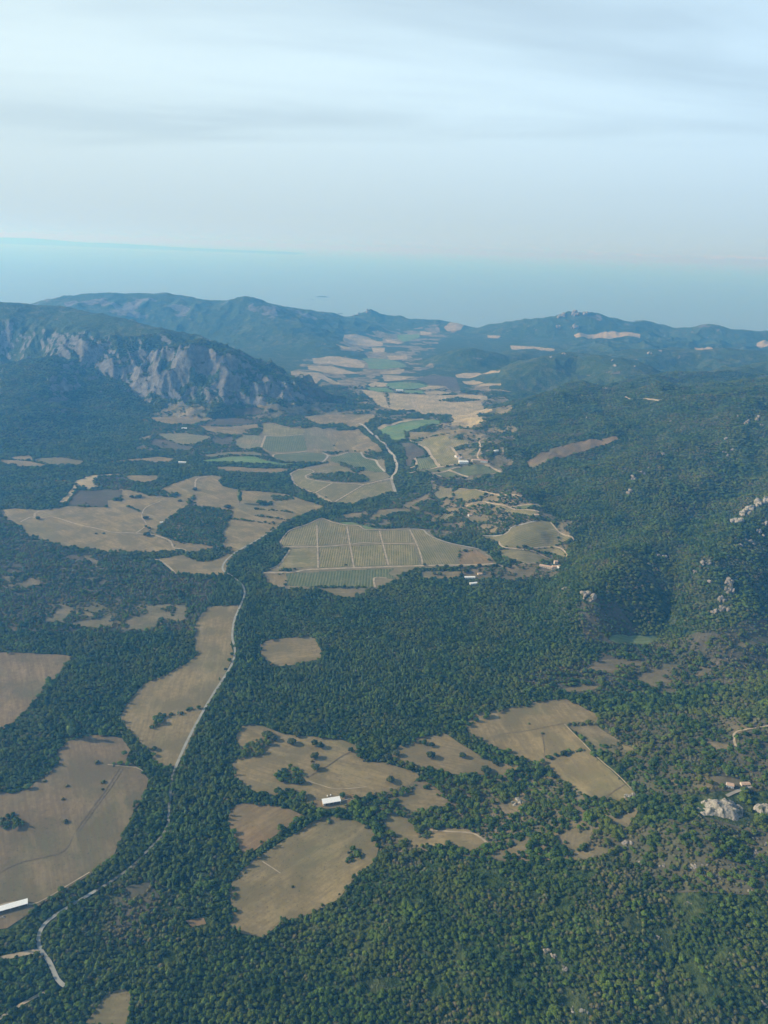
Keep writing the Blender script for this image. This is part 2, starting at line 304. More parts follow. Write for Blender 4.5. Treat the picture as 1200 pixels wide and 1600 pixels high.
# (kind, frame, outline, row direction in photo degrees or None)
LAND = [
 ('parkland', PX, [(240,655),(400,655),(480,648),(500,665),(480,700),(420,720),(300,712),(230,700)]),
 ('parkland', PX, [(640,770),(760,752),(840,780),(850,800),(800,830),(700,830),(590,820),(520,810),(600,790)]),
 ('parkland', PX, [(820,800),(890,850),(870,890),(800,885),(770,860)]),
 # thinly wooded ground under and between the plots
 ('parkland', PX, [(590,1232),(700,1212),(800,1205),(862,1212),(960,1258),(1000,1262),(960,1330),(900,1345),(770,1345),(680,1330),(600,1330),(585,1290)]),
 ('brush', PX, [(800,1058),(900,1035),(1000,1000),(1120,985),(1260,980),(1260,1070),(1120,1075),(1000,1085),(900,1085),(830,1072)]),
 ('brush', PX, [(940,1125),(1040,1110),(1260,1125),(1260,1225),(1100,1240),(1010,1245),(960,1185)]),
 ('brush', PX, [(950,1310),(1060,1275),(1260,1290),(1260,1400),(1120,1395),(1040,1392),(980,1350)]),
 ('brush', PX, [(0,850),(150,866),(240,880),(300,905),(345,905),(330,930),(300,985),(140,990),(0,985)]),
 ('brush', E5, [(190,430),(420,450),(560,470),(620,560),(560,600),(300,590),(210,540)]),
 ('brush', D5, [(270,290),(500,290),(860,330),(1000,400),(720,395),(540,365),(350,355)]),
 ('brush', Q4, [(-20,290),(20,290),(30,320),(100,370),(130,420),(290,470),(150,490),(-20,480)]),
 ('heath', C5, [(560,130),(760,150),(800,250),(730,262),(680,215),(560,205),(450,160)]),
 # near pastures
 ('brown', PX, [(-60,1236),(0,1237),(20,1240),(45,1232),(70,1212),(92,1190),(88,1175),(105,1158),(150,1148),(190,1153),(204,1172),(196,1188),(215,1199),(232,1218),(229,1240),(211,1266),(195,1298),(180,1335),(150,1360),(120,1380),(80,1404),(45,1427),(12,1450),(-60,1460)]),
 ('dry', PX, [(303,975),(325,948),(372,945),(366,985),(361,1003),(364,1028),(350,1058),(333,1083),(318,1112),(303,1147),(290,1178),(276,1197),(258,1200),(237,1194),(238,1178),(222,1162),(204,1145),(186,1122),(200,1095),(225,1070),(255,1055),(290,1038),(307,1024),(304,1000)]),
 ('brown', PX, [(-60,1016),(0,1019),(60,1021),(113,1025),(100,1045),(75,1070),(55,1095),(20,1130),(-10,1148),(-60,1170)]),
 ('dry', PX, [(405,1008),(420,1000),(480,993),(492,998),(504,1020),(500,1030),(465,1038),(425,1042),(410,1026)]),
 ('dry', PX, [(378,1134),(395,1131),(425,1140),(440,1146),(470,1150),(505,1151),(535,1156),(556,1165),(562,1180),(572,1190),(600,1192),(650,1207),(655,1215),(640,1225),(600,1240),(560,1247),(540,1262),(510,1264),(480,1258),(450,1245),(400,1240),(366,1217),(362,1195),(380,1175),(368,1152)]),
 ('dry', PX, [(610,1182),(625,1165),(655,1152),(695,1146),(720,1162),(760,1187),(815,1197),(800,1207),(770,1215),(745,1213),(700,1208),(660,1200),(622,1192)]),
 ('dry', PX, [(726,1130),(745,1115),(800,1105),(845,1095),(885,1092),(905,1102),(930,1115),(938,1130),(885,1132),(900,1150),(920,1172),(955,1205),(992,1240),(978,1253),(920,1250),(895,1232),(855,1200),(800,1180),(765,1165),(735,1148)]),
 ('scrub', PX, [(885,1132),(925,1126),(940,1140),(965,1155),(990,1175),(960,1178),(930,1172),(905,1150)]),
 ('orange', PX, [(358,1267),(372,1257),(395,1254),(425,1258),(455,1266),(476,1275),(455,1290),(420,1312),(395,1330),(380,1334),(365,1312),(357,1290)]),
 ('dry', PX, [(358,1385),(385,1350),(440,1315),(500,1278),(520,1276),(560,1284),(582,1296),(593,1320),(586,1344),(555,1372),(530,1405),(480,1430),(440,1440),(412,1466),(380,1460),(358,1447),(362,1420)]),
 ('dry', PX, [(618,1242),(650,1232),(680,1235),(700,1252),(700,1260),(665,1268),(625,1264)]),
 ('dry', PX, [(600,1275),(618,1272),(640,1280),(660,1310),(690,1293),(735,1296),(762,1318),(740,1332),(700,1320),(640,1325),(605,1300)]),
 ('scrub', PX, [(818,1296),(840,1288),(870,1275),(900,1282),(925,1290),(922,1315),(905,1325),(888,1325),(880,1310),(850,1300)]),
 ('dry', PX, [(792,1252),(812,1247),(822,1258),(808,1268),(795,1262)]),
 ('dry', PX, [(130,1605),(145,1585),(165,1555),(192,1543),(205,1550),(204,1575),(198,1605)]),
 ('orange', PX, [(484,1254),(492,1250),(503,1252),(505,1262),(494,1263)]),
 ('orange', PX, [(534,1246),(546,1241),(556,1244),(550,1256),(538,1254)]),
 ('orange', PX, [(290,1438),(318,1434),(322,1444),(300,1449)]),
 ('brush', PX, [(165,1450),(175,1410),(200,1385),(235,1378),(250,1400),(235,1430),(200,1450),(180,1470)]),
 # between the near pastures and the right hill
 ('scrub', R3, [(340,130),(400,95),(500,90),(640,80),(640,120),(560,150),(400,155)]),
 ('scrub', R3, [(585,185),(620,160),(690,110),(800,120),(790,170),(720,225),(640,220)]),
 ('scrub', R3, [(855,170),(880,125),(930,90),(1000,70),(960,120),(905,165)]),
 ('dry', R3, [(1020,55),(1060,15),(1130,-10),(1200,-15),(1260,0),(1240,30),(1120,30),(1060,40)]),
 ('dry', R3, [(190,240),(350,205),(420,215),(380,232),(300,245)]),
 ('scrub', R3, [(640,350),(760,355),(795,400),(700,388)]),
 ('scrub', R3, [(990,395),(1100,398),(1110,420),(1060,440),(1000,425)]),
 ('scrub', R3, [(880,470),(960,480),(1045,500),(1030,545),(950,515)]),
 ('scrub', R3, [(700,670),(800,640),(900,640),(1090,650),(1085,680),(960,690),(870,700),(830,670),(720,690)]),
 ('dry', R3, [(500,490),(560,500),(575,525),(520,515)]),
 ('brush', PX, [(900,945),(960,940),(1000,985),(960,1010),(915,1005)]),
 ('green', R3, [(450,-15),(520,-25),(680,-20),(700,0),(640,18),(480,15)]),
 # left middle: grazing land, olive plot, scrub
 ('dry', PX, [(2,797),(24,794),(66,798),(106,791),(168,793),(168,781),(192,784),(186,764),(210,765),(232,775),(264,758),(306,744),(334,743),(352,746),(340,750),(348,760),(376,766),(420,769),(446,772),(508,792),(494,798),(450,812),(430,825),(400,848),(372,862),(352,882),(347,853),(313,852),(277,860),(233,863),(167,863),(140,857),(97,855),(43,837),(33,823),(8,810)]),
 ('sand', G5, [(590,310),(700,265),(940,250),(930,262),(765,270),(740,310),(790,345),(690,375),(640,352),(610,350),(570,400),(550,440),(500,485),(450,475),(520,420),(575,350)]),
 ('dry', G5, [(960,270),(1050,262),(1240,265),(1240,300),(1150,320),(1040,310)]),
 ('heath', G5, [(600,380),(700,385),(830,375),(960,380),(940,440),(840,460),(842,512),(530,500),(560,440)]),
 ('heath', G5, [(760,280),(960,280),(1050,320),(1040,370),(900,370),(800,350)]),
 ('dry', Q4, [(740,520),(860,502),(930,530),(1010,525),(1095,480),(1070,540),(1050,598),(830,592),(780,550)]),
 ('dry', Q4, [(780,437),(900,455),(1040,460),(960,478),(880,492),(845,480)]),
 ('scrub', PX, [(70,945),(140,940),(230,945),(292,942),(290,968),(230,985),(140,980),(70,972)]),
 ('scrub', PX, [(0,900),(60,904),(66,915),(0,925)]),
 ('scrub', PX, [(60,868),(150,868),(162,893),(75,893)]),
 ('brush', PX, [(0,845),(45,842),(120,860),(145,885),(140,900),(0,900)]),
 ('brush', PX, [(90,920),(180,915),(290,915),(270,935),(100,940)]),
 ('dry', G5, [(0,140),(200,150),(370,182),(330,195),(180,203),(0,160)]),
 ('dry', G5, [(60,128),(230,105),(262,145),(100,142)]),
 ('olive', G5, [(290,130),(480,122),(670,155),(600,185),(380,180),(270,150)]),
 ('dry', G5, [(800,165),(950,145),(1100,130),(1240,118),(1240,145),(1000,155),(820,172)]),
 ('scrub', G5, [(420,300),(520,300),(540,320),(440,318)]),
 # upper left plots
 ('dry', A5, [(80,160),(350,150),(560,175),(470,195),(400,215),(250,215),(110,195)]),
 ('heath', A5, [(560,178),(700,165),(930,180),(900,210),(700,230),(480,225)]),
 ('dry', A5, [(460,235),(700,235),(910,213),(920,245),(800,260),(860,290),(700,300),(500,265)]),
 ('drygreen', A5, [(120,290),(340,285),(450,300),(550,310),(480,350),(400,372),(300,372),(200,330)]),
 ('heath', A5, [(90,330),(200,335),(300,378),(420,385),(380,420),(200,410),(80,380)]),
 ('drygreen', A5, [(740,330),(800,300),(965,305),(930,395),(830,415),(740,390)]),
 ('heath', A5, [(565,320),(700,315),(730,330),(700,382),(570,370)]),
 ('olive', A5, [(500,455),(700,430),(880,430),(1000,455),(900,462),(700,452),(500,475)]),
 ('green', A5, [(480,497),(700,467),(880,465),(980,500),(1100,520),(1240,522),(1150,537),(700,512),(500,507)]),
 ('dry', A5, [(585,548),(700,545),(900,560),(1240,560),(1080,597),(800,592),(600,572)]),
 ('dry', A5, [(0,482),(130,468),(262,483),(225,507),(100,512),(0,502)]),
 ('dry', A5, [(890,60),(1010,70),(1240,120),(1240,140),(1050,110),(920,85)]),
 ('heath', A5, [(690,85),(890,75),(970,110),(900,140),(740,140)]),
 # vineyards inside the river bend
 ('headland', B5, [(40,105),(120,104),(270,142),(380,145),(620,165),(800,150),(990,322),(1015,490),(1055,520),(1085,640),(820,706),(780,736),(615,732),(540,715),(455,665),(315,600),(272,528),(270,495),(340,465),(420,445),(580,412),(420,408),(230,410),(130,378),(35,300)]),
 ('vine', B5, [(58,112),(120,112),(270,147),(380,152),(370,192),(210,207),(82,200),(52,180)]),
 ('vineg', B5, [(84,212),(370,200),(400,300),(390,322),(200,332),(110,328),(48,298)]),
 ('drygreen', B5, [(380,150),(470,135),(520,150),(530,190),(590,270),(620,310),(560,315),(405,300),(375,200)]),
 ('dry', B5, [(600,170),(800,155),(985,322),(680,328),(590,302),(640,240),(600,200)]),
 ('vineg', B5, [(150,352),(400,333),(515,343),(545,362),(525,405),(420,403),(230,403),(140,375)]),
 ('vineg', B5, [(592,367),(640,362),(730,338),(812,338),(845,378),(925,402),(1005,488),(820,478),(760,450),(600,410),(578,400)]),
 ('vine', B5, [(430,465),(630,434),(700,455),(740,467),(720,490),(600,505),(480,490)]),
 ('vine', B5, [(280,497),(340,472),(420,473),(445,490),(388,520),(418,548),(595,574),(460,646),(322,592),(284,530)]),
 ('vine', B5, [(604,575),(825,590),(598,722),(463,660)]),
 ('sand', B5, [(455,655),(475,650),(590,712),(600,728),(540,712),(480,690)]),
 ('vine', B5, [(845,592),(960,570),(1045,555),(1075,640),(820,700),(780,730),(622,728)]),
 ('vine', B5, [(800,480),(1020,495),(1052,525),(880,568),(880,530)]),
 ('dry', B5, [(370,60),(500,32),(700,40),(900,35),(975,45),(880,95),(800,140),(740,135),(680,110),(480,115)]),
 ('dry', B5, [(635,830),(740,808),(860,800),(880,820),(800,850),(700,852)]),
 ('dry', B5, [(870,860),(960,780),(1100,770),(1200,780),(1130,800),(960,840),(900,872)]),
 ('green', H5, [(640,125),(760,130),(900,170),(960,180),(860,185),(800,160),(700,155)]),
 # floor of the far valley
 ('sand', C5, [(140,540),(180,520),(500,470),(520,478),(300,510),(160,560)]),
 ('green', C5, [(160,555),(300,515),(520,478),(635,492),(640,510),(520,520),(430,560),(385,570),(365,632),(280,640),(190,590)]),
 ('sand', C5, [(25,245),(210,270),(420,280),(620,290),(850,285),(1010,295),(1000,330),(960,342),(1045,415),(930,435),(975,490),(870,540),(730,520),(700,440),(560,430),(500,440),(420,402),(300,410),(150,370),(110,320),(50,280)]),
 ('dry', C5, [(390,572),(450,575),(560,582),(700,545),(860,575),(700,600),(560,620),(390,635)]),
 ('vine', C5, [(420,655),(560,622),(700,602),(720,640),(860,645),(860,670),(730,700),(770,760),(790,830),(655,845),(555,730),(500,690)]),
 ('vineg', C5, [(460,782),(558,768),(622,850),(455,873)]),
 ('heath', C5, [(320,660),(420,660),(510,720),(525,760),(440,780),(400,850),(370,830),(370,700)]),
 ('vineg', D5, [(425,227),(500,203),(600,180),(690,182),(795,240),(560,268),(530,266)]),
 ('vineg', D5, [(290,248),(400,232),(505,270),(350,274)]),
 ('vineg', D5, [(180,225),(330,212),(470,192),(480,200),(300,238),(200,238)]),
 ('green', E5, [(680,250),(870,255),(960,275),(1020,300),(1015,320),(850,335),(730,330),(720,290)]),
 ('green', C5, [(200,200),(320,185),(480,195),(552,215),(460,235),(380,245),(250,235)]),
 ('green', C5, [(60,225),(220,230),(280,264),(160,264),(80,247)]),
 ('green', C5, [(340,247),(500,250),(512,277),(370,270)]),
 ('sand', C5, [(75,205),(130,185),(230,193),(205,222),(90,222)]),
 ('sand', C5, [(190,130),(440,143),(330,172),(200,180)]),
 ('sand', C5, [(165,110),(360,82),(350,110),(320,125),(180,125)]),
 ('sand', C5, [(470,237),(560,215),(680,222),(620,237),(490,247)]),
 ('sand', C5, [(510,264),(600,253),(730,266),(720,280),(540,285)]),
 ('sand', C5, [(755,130),(820,115),(940,113),(1110,98),(1100,112),(960,127),(910,147),(770,150)]),
 ('sand', C5, [(810,180),(900,170),(980,190),(920,205),(830,200)]),
 ('sand', C5, [(930,207),(1110,195),(1130,210),(960,217)]),
 ('sand', E5, [(120,350),(330,360),(380,380),(550,460),(440,445),(360,410),(150,405)]),
 ('sand', E5, [(250,308),(450,313),(650,370),(560,372),(400,365),(260,335)]),
 ('sand', E5, [(290,250),(400,235),(500,235),(640,258),(700,300),(690,325),(560,320),(420,292),(300,290)]),
 ('sand', E5, [(540,65),(620,60),(730,85),(840,130),(840,155),(760,160),(700,150),(560,130),(530,105)]),
 ('sand', E5, [(470,138),(560,160),(640,160),(700,190),(620,197),(520,172)]),
 ('sand', E5, [(855,95),(1010,130),(960,139),(870,122)]),
 ('sand', E5, [(750,165),(860,168),(850,202),(770,207)]),
 ('sand', E5, [(870,230),(1030,228),(1030,257),(900,262)]),
 ('green', E5, [(955,62),(1120,62),(1130,85),(1010,122),(960,102)]),
 ('sand', E5, [(1130,38),(1220,45),(1220,62),(1140,67)]),
 ('sand', Q2, [(880,275),(1010,258),(960,287),(900,294)]),
 ('sand', Q2, [(1082,312),(1148,315),(1130,327),(1088,324)]),
 ('sand', Q3, [(290,312),(430,298),(600,306),(600,327),(430,327),(300,324)]),
 ('sand', Q3, [(-10,360),(100,365),(200,378),(180,388),(0,378)]),
 ('sand', Q3, [(855,368),(940,363),(940,376),(860,380)]),
 ('sand', Q3, [(1150,348),(1230,343),(1230,362),(1140,362)]),
 ('brown', PX, [(822,722),(836,714),(860,702),(907,690),(963,682),(967,688),(933,698),(887,711),(850,724),(830,733)]),
 # plots right of the river
 ('dry', D5, [(30,502),(280,375),(285,395),(240,450),(130,502),(182,520),(180,535),(100,522)]),
 ('drygreen', D5, [(292,400),(350,365),(440,368),(430,435),(292,445)]),
 ('vine', D5, [(445,400),(470,375),(530,370),(640,385),(720,402),(640,440),(540,465),(445,432)]),
 ('dry', D5, [(650,452),(760,415),(820,430),(790,470),(660,477)]),
 ('dry', D5, [(370,525),(520,510),(560,485),(640,473),(730,488),(600,505),(540,518),(530,548),(400,547)]),
 ('dry', D5, [(250,597),(360,563),(300,627),(260,632)]),
 ('vine', D5, [(370,562),(480,560),(400,612),(310,622)]),
 ('scrub', D5, [(540,570),(740,600),(700,627),(580,625),(540,600)]),
 ('scrub', D5, [(340,640),(440,630),(440,650),(350,655)]),
 ('vine', D5, [(740,492),(860,522),(960,527),(1110,552),(1060,582),(920,570),(780,512)]),
 ('vineg', D5, [(900,512),(1000,497),(1110,500),(1125,520),(1000,527)]),
 ('vine', D5, [(720,402),(900,415),(940,412),(820,425)]),
 ('drygreen', B5, [(1000,775),(1200,785),(1200,800),(1040,800)]),
 # the big vineyard by the road, plot by plot
 ('headland', PX, [(435,848),(450,829),(478,819),(502,809),(522,815),(541,819),(562,820),(572,826),(595,827),(642,826),(664,827),(682,841),(707,850),(748,857),(768,870),(780,883),(740,886),(650,888),(620,900),(625,905),(590,918),(585,922),(445,920),(415,912),(408,897),(428,888),(444,870),(453,857),(440,856)]),
 ('vine', PX, [(438,848),(452,831),(480,821),(494,815),(495,851),(442,853)], 90),
 ('vine', PX, [(455,858),(494,856),(496,886),(434,888),(446,871)], 20),
 ('vine', PX, [(497,814),(502,812),(520,818),(540,822),(544,849),(498,851)], 90),
 ('vine', PX, [(499,856),(545,854),(550,885),(500,887)], 90),
 ('vine', PX, [(543,823),(560,823),(570,829),(591,830),(595,846),(548,849)], 90),
 ('vine', PX, [(548,854),(596,851),(604,883),(554,885)], 90),
 ('vine', PX, [(595,830),(639,829),(645,848),(599,847)], 90),
 ('vine', PX, [(599,851),(646,852),(656,882),(608,883)], 90),
 ('vine', PX, [(642,828),(662,829),(680,843),(705,852),(720,857),(710,882),(660,882),(649,851)], 100),
 ('orange', PX, [(716,862),(745,860),(765,873),(772,881),(740,883),(718,882)], 100),
 ('vineg', H5, [(240,530),(420,524),(600,514),(1080,494),(1030,530),(1100,570),(930,565),(922,640),(500,635),(240,622)], 90),
 ('dry', H5, [(45,535),(228,530),(228,625),(120,620),(70,590)]),
 ('dry', H5, [(470,655),(900,650),(860,685),(770,697),(770,720),(600,715),(590,690)]),
 ('vine', I5, [(470,243),(650,223),(700,175),(890,128),(930,115),(1000,133),(1055,200),(1060,280),(1040,322),(850,333),(700,325),(620,318),(590,290)], 15),
 ('vine', I5, [(1065,208),(1160,250),(1170,272),(1065,280)], 15),
 ('vine', I5, [(870,340),(1040,328),(1110,370),(1120,398),(1080,400),(980,370)], 15),
 ('vine', I5, [(620,345),(740,347),(870,365),(1000,425),(900,448),(740,450),(620,392),(600,355)], 15),
 ('dry', I5, [(0,515),(300,515),(290,570),(0,570)]),
 ('scrub', I5, [(300,480),(700,475),(1000,470),(1060,520),(1000,575),(860,560),(700,590),(560,560),(440,580),(320,555)]),
 ('dry', I5, [(480,225),(520,190),(590,170),(560,215)]),
]
# patches of trees or bushes standing inside open land
WOOD = [
 (D5, [(355,635),(450,560),(520,500),(560,520),(500,600),(440,640)]),
 (Q4, [(725,400),(760,350),(880,265),(960,275),(1095,295),(1080,330),(1040,400),(1060,430),(1020,460),(900,452),(800,432)]),
 (Q4, [(440,140),(600,150),(760,200),(840,215),(820,235),(700,222),(560,190),(440,175)]),
 (Q4, [(860,505),(900,490),(1010,480),(1080,465),(1090,480),(1010,520),(960,537),(900,525)]),
 (Q4, [(880,240),(910,225),(920,262),(885,270)]),
 (B5, [(100,672),(280,680),(305,705),(150,717)]),
 (B5, [(0,712),(120,720),(132,750),(30,752)]),
 (B5, [(440,510),(700,490),(880,520),(885,565),(700,570),(460,545),(415,530)]),
 (B5, [(640,410),(780,450),(860,460),(800,495),(755,490),(740,462),(660,440)]),
 (B5, [(845,330),(1000,335),(1020,400),(930,395),(850,370)]),
 (B5, [(520,335),(680,328),(640,352),(580,352)]),
 (C5, [(620,335),(700,315),(780,305),(960,330),(780,342)]),
 (C5, [(440,560),(520,525),(600,525),(660,550),(560,575),(460,580)]),
 (C5, [(600,455),(690,440),(740,490),(720,525),(640,500)]),
 (R2, [(85,645),(110,620),(150,590),(195,605),(235,640),(215,665),(150,678),(100,668)]),
 (R2, [(0,745),(90,715),(160,695),(225,720),(235,755),(150,780),(60,765),(0,765)]),
 (R2, [(455,525),(490,515),(560,550),(550,575),(500,575)]),
 (R2, [(680,490),(740,465),(800,480),(830,500),(760,485),(690,503)]),
 (R2, [(260,450),(300,440),(400,455),(395,470),(330,465)]),
 (R2, [(-40,480),(0,470),(60,470),(95,480),(60,500),(40,540),(-10,545),(-90,560)]),
 (R1, [(690,425),(715,385),(745,340),(772,350),(775,385),(745,405),(715,425)]),
 (R1, [(520,575),(600,570),(640,585),(600,600),(530,590)]),
 (S2, [(412,110),(430,88),(465,84),(500,100),(498,135),(460,150),(425,148)]),
 (R1, [(0,830),(60,815),(110,850),(120,880),(40,890),(0,900)]),
]
TREE_LINE = [ # hedges of bushes across open land: (frame, line, width m)
 (R3, [(110,590),(160,560),(240,535),(330,520)], 5),
 (R1, [(840,350),(880,330),(940,325),(960,320)], 4),
 (R2, [(980,410),(1050,370),(1140,345)], 4),
 (H5, [(440,640),(900,640)], 9),
 (H5, [(0,82),(120,95),(240,115)], 4), (H5, [(0,130),(180,150)], 4), (H5, [(0,30),(200,45),(300,60)], 4),
 (H5, [(160,505),(270,515)], 5),
 (Q4, [(1085,333),(1195,347)], 4),
 (C5, [(390,640),(560,615),(700,590)], 8), (C5, [(365,570),(375,630)], 12), (C5, [(205,275),(240,380)], 7), (C5, [(500,700),(530,755)], 9),
 (B5, [(1060,550),(1100,640)], 12), (B5, [(0,445),(250,450),(360,440)], 12), (A5, [(480,520),(700,525),(1240,545)], 14),
 (G5, [(1000,510),(1100,550)], 6), (G5, [(1140,655),(1190,735)], 6),
 (E5, [(870,520),(890,620)], 9),
]
# (name, frame, centre line, width m, colour kind)
ROADS = [
 ('road', PX, [(101,1541),(90,1531),(77,1503),(64,1485),(60,1465),(70,1444),(95,1425),(130,1404),(150,1392)], 4.8, 'asphalt'),
 ('road', PX, [(150,1392),(170,1380),(205,1355),(230,1330),(250,1310),(262,1290),(264,1265),(268,1220),(274,1200)], 3.8, 'shaded_lane'),
 ('road', PX, [(274,1200),(288,1168),(303,1138),(320,1107),(335,1082),(352,1056),(364,1034),(367,1015),(363,995),(366,970),(374,950),(382,930),(380,917),(373,909),(362,900),(350,893),(348,885),(355,874),(372,861),(400,845),(430,827),(436,822)], 4.6, 'asphalt'),
 ('road', PX, [(618,769),(612,748),(620,726),(608,705),(590,685),(575,672),(561,662)], 10.0, 'gravel'),
 ('track', PX, [(-10,1501),(25,1493),(50,1488),(64,1486)], 6.5, 'dirt'),
 ('track', PX, [(-10,1598),(40,1566),(72,1550)], 4.0, 'dirt'),
 ('track', G5, [(160,630),(240,592),(300,602),(400,590),(500,615),(620,652),(800,690),(880,710),(1060,717),(1130,727)], 4.5, 'dirt'),
 ('track', G5, [(272,592),(275,562),(320,542),(380,535)], 6.0, 'dirt'),
 ('track', G5, [(1062,717),(1140,655),(1112,600),(1115,550),(1150,510),(1250,470)], 4.0, 'dirt'),
 ('track', Q4, [(690,400),(790,432),(815,468),(860,475),(872,488)], 5.0, 'dirt'),
 ('track', Q4, [(680,525),(740,525),(790,558),(826,592)], 6.0, 'dirt'),
 ('track', Q4, [(915,185),(925,145),(1000,130)], 6.0, 'dirt'),
 ('track', H5, [(60,528),(280,522),(400,503),(600,494),(800,487),(1080,478),(1310,470)], 8.0, 'dirt'),
 ('track', I5, [(10,470),(200,467),(440,464),(560,457),(630,478)], 8.0, 'dirt'),
 ('track', H5, [(205,325),(480,323),(640,313),(750,302),(850,290),(960,297),(1250,301)], 4.6, 'dirt'),
 ('track', H5, [(475,155),(485,488)], 4.6, 'dirt'),
 ('track', H5, [(710,165),(765,485)], 4.6, 'dirt'),
 ('track', H5, [(965,200),(1035,468)], 4.6, 'dirt'),
 ('track', D5, [(100,690),(150,790),(190,900),(200,960)], 4.6, 'dirt'),
 ('track', H5, [(90,500),(170,470),(230,400),(265,345)], 5.0, 'dirt'),
 ('track', H5, [(200,315),(190,290),(260,198),(400,148),(510,103),(600,132),(700,153),(800,158),(850,188),(960,188),(1200,185)], 4.5, 'dirt'),
 ('track', D5, [(100,685),(200,690),(240,725),(320,765),(440,800),(640,840)], 5.0, 'gravel'),
 ('track', H5, [(930,640),(925,567),(1020,568)], 5.0, 'dirt'),
 ('track', B5, [(345,465),(275,500),(280,530),(320,597),(460,657),(540,712)], 8.0, 'dirt'),
 ('track', B5, [(345,468),(420,470),(450,490),(388,520),(425,548),(600,573),(740,578),(850,586),(960,560),(1050,540)], 7.0, 'dirt'),
 ('track', B5, [(458,655),(600,573)], 6.0, 'dirt'),
 ('track', B5, [(842,588),(610,725)], 6.0, 'dirt'),
 ('track', B5, [(1050,540),(1080,640)], 7.0, 'dirt'),
 ('track', B5, [(520,338),(560,360),(540,395),(520,412)], 8.0, 'gravel'),
 ('track', B5, [(545,350),(590,365),(640,360),(720,335)], 6.0, 'dirt'),
 ('track', B5, [(820,335),(850,377),(930,397),(960,440),(1008,488)], 8.0, 'gravel'),
 ('track', B5, [(135,375),(150,350),(290,340),(400,325)], 7.0, 'dirt'),
 ('track', B5, [(75,205),(40,297)], 9.0, 'dirt'),
 ('track', B5, [(80,205),(210,210),(370,195)], 6.0, 'dirt'),
 ('track', B5, [(58,108),(120,108),(270,145)], 6.0, 'dirt'),
 ('track', C5, [(510,690),(550,730),(632,850)], 12.0, 'dirt'),
 ('track', C5, [(400,640),(500,690)], 7.0, 'dirt'),
 ('track', C5, [(380,897),(470,878),(630,850),(790,830)], 7.0, 'dirt'),
 ('track', C5, [(440,780),(452,830),(400,860)], 9.0, 'dirt'),
 ('track', C5, [(416,325),(440,370),(520,440)], 9.0, 'dirt'),
 ('track', C5, [(790,830),(780,780),(740,710),(700,690)], 9.0, 'dirt'),
 ('track', C5, [(940,790),(930,760),(950,700),(945,650),(980,630)], 6.0, 'dirt'),
 ('track', C5, [(830,230),(1000,245),(1200,265)], 7.0, 'dirt'),
 ('track', D5, [(280,252),(350,275)], 9.0, 'dirt'),
 ('track', D5, [(410,228),(480,252),(560,278)], 7.0, 'dirt'),
 ('track', D5, [(690,183),(740,205),(820,242)], 9.0, 'dirt'),
 ('track', D5, [(280,247),(400,228),(500,200)], 7.0, 'dirt'),
 ('track', D5, [(480,365),(560,375),(720,403),(900,418),(1000,430)], 5.0, 'dirt'),
 ('track', D5, [(530,512),(640,473),(740,485),(900,525),(1000,535),(1110,552)], 6.0, 'dirt'),
 ('track', D5, [(890,512),(1000,497),(1110,500),(1130,520)], 5.0, 'dirt'),
 ('track', I5, [(595,285),(630,325),(740,340),(870,360),(960,402),(1035,428)], 5.5, 'dirt'),
 ('track', I5, [(470,237),(650,220),(700,170),(800,143),(890,122)], 4.5, 'gravel'),
 ('track', I5, [(1000,130),(1060,202),(1170,250),(1175,277)], 4.5, 'dirt'),
 ('track', I5, [(850,335),(1040,325),(1120,372),(1125,400)], 4.0, 'dirt'),
 ('track', I5, [(720,465),(900,451),(940,455)], 4.0, 'dirt'),
 ('track', R3, [(1005,732),(1050,712),(1100,692),(1135,685)], 5.0, 'gravel'),
 ('track', R3, [(1050,512),(1042,440),(1110,418),(1250,395)], 3.5, 'dirt'),
 ('track', PX, [(672,1297),(705,1300),(740,1303),(762,1318)], 3.5, 'dirt'),
 ('track', Q3, [(530,600),(570,612),(700,617)], 7.0, 'dirt'),
 ('track', Q3, [(300,588),(380,595)], 9.0, 'dirt'),
 ('track', R1, [(576,602),(520,690),(450,785),(370,895)], 1.7, 'furrow'),
 ('track', R1, [(560,600),(505,690),(435,785),(355,895)], 1.3, 'furrow'),
 ('track', R1, [(505,585),(570,592),(640,600),(668,615)], 1.8, 'dirt'),
 ('track', R3, [(-40,440),(60,428),(150,410),(245,392)], 1.3, 'furrow'),
 ('track', R3, [(140,440),(150,500),(152,560)], 1.2, 'furrow'),
 ('track', R3, [(245,395),(310,460),(372,525),(450,595),(560,700)], 1.4, 'dirt'),
 ('track', R3, [(430,750),(470,715),(510,690),(545,665)], 1.5, 'furrow'),
 ('track', R2, [(240,645),(330,595),(395,550),(440,528)], 1.5, 'furrow'),
 ('track', R2, [(240,662),(300,680),(380,700),(520,690)], 1.6, 'dirt'),
 ('track', R2, [(400,760),(440,745),(480,765)], 2.2, 'dirt'),
 ('track', S2, [(30,140),(70,165),(115,195)], 1.5, 'dirt'),
 ('track', S1, [(0,345),(60,330),(150,340),(230,305),(300,262),(420,190)], 1.8, 'dirt'),
 ('track', S1, [(0,190),(80,150),(200,120),(300,90),(340,20)], 1.4, 'furrow'),
 ('track', Q4, [(600,270),(660,300),(672,340),(690,375),(705,410)], 2.4, 'furrow'),
 ('track', E5, [(860,520),(870,580),(890,630)], 4.5, 'furrow'),
]
GAPS = [(PX, [(1006,878),(1020,905),(1035,935),(1050,972)], 21.0), (PX, [(290,1440),(318,1434),(340,1470)], 4.0)]

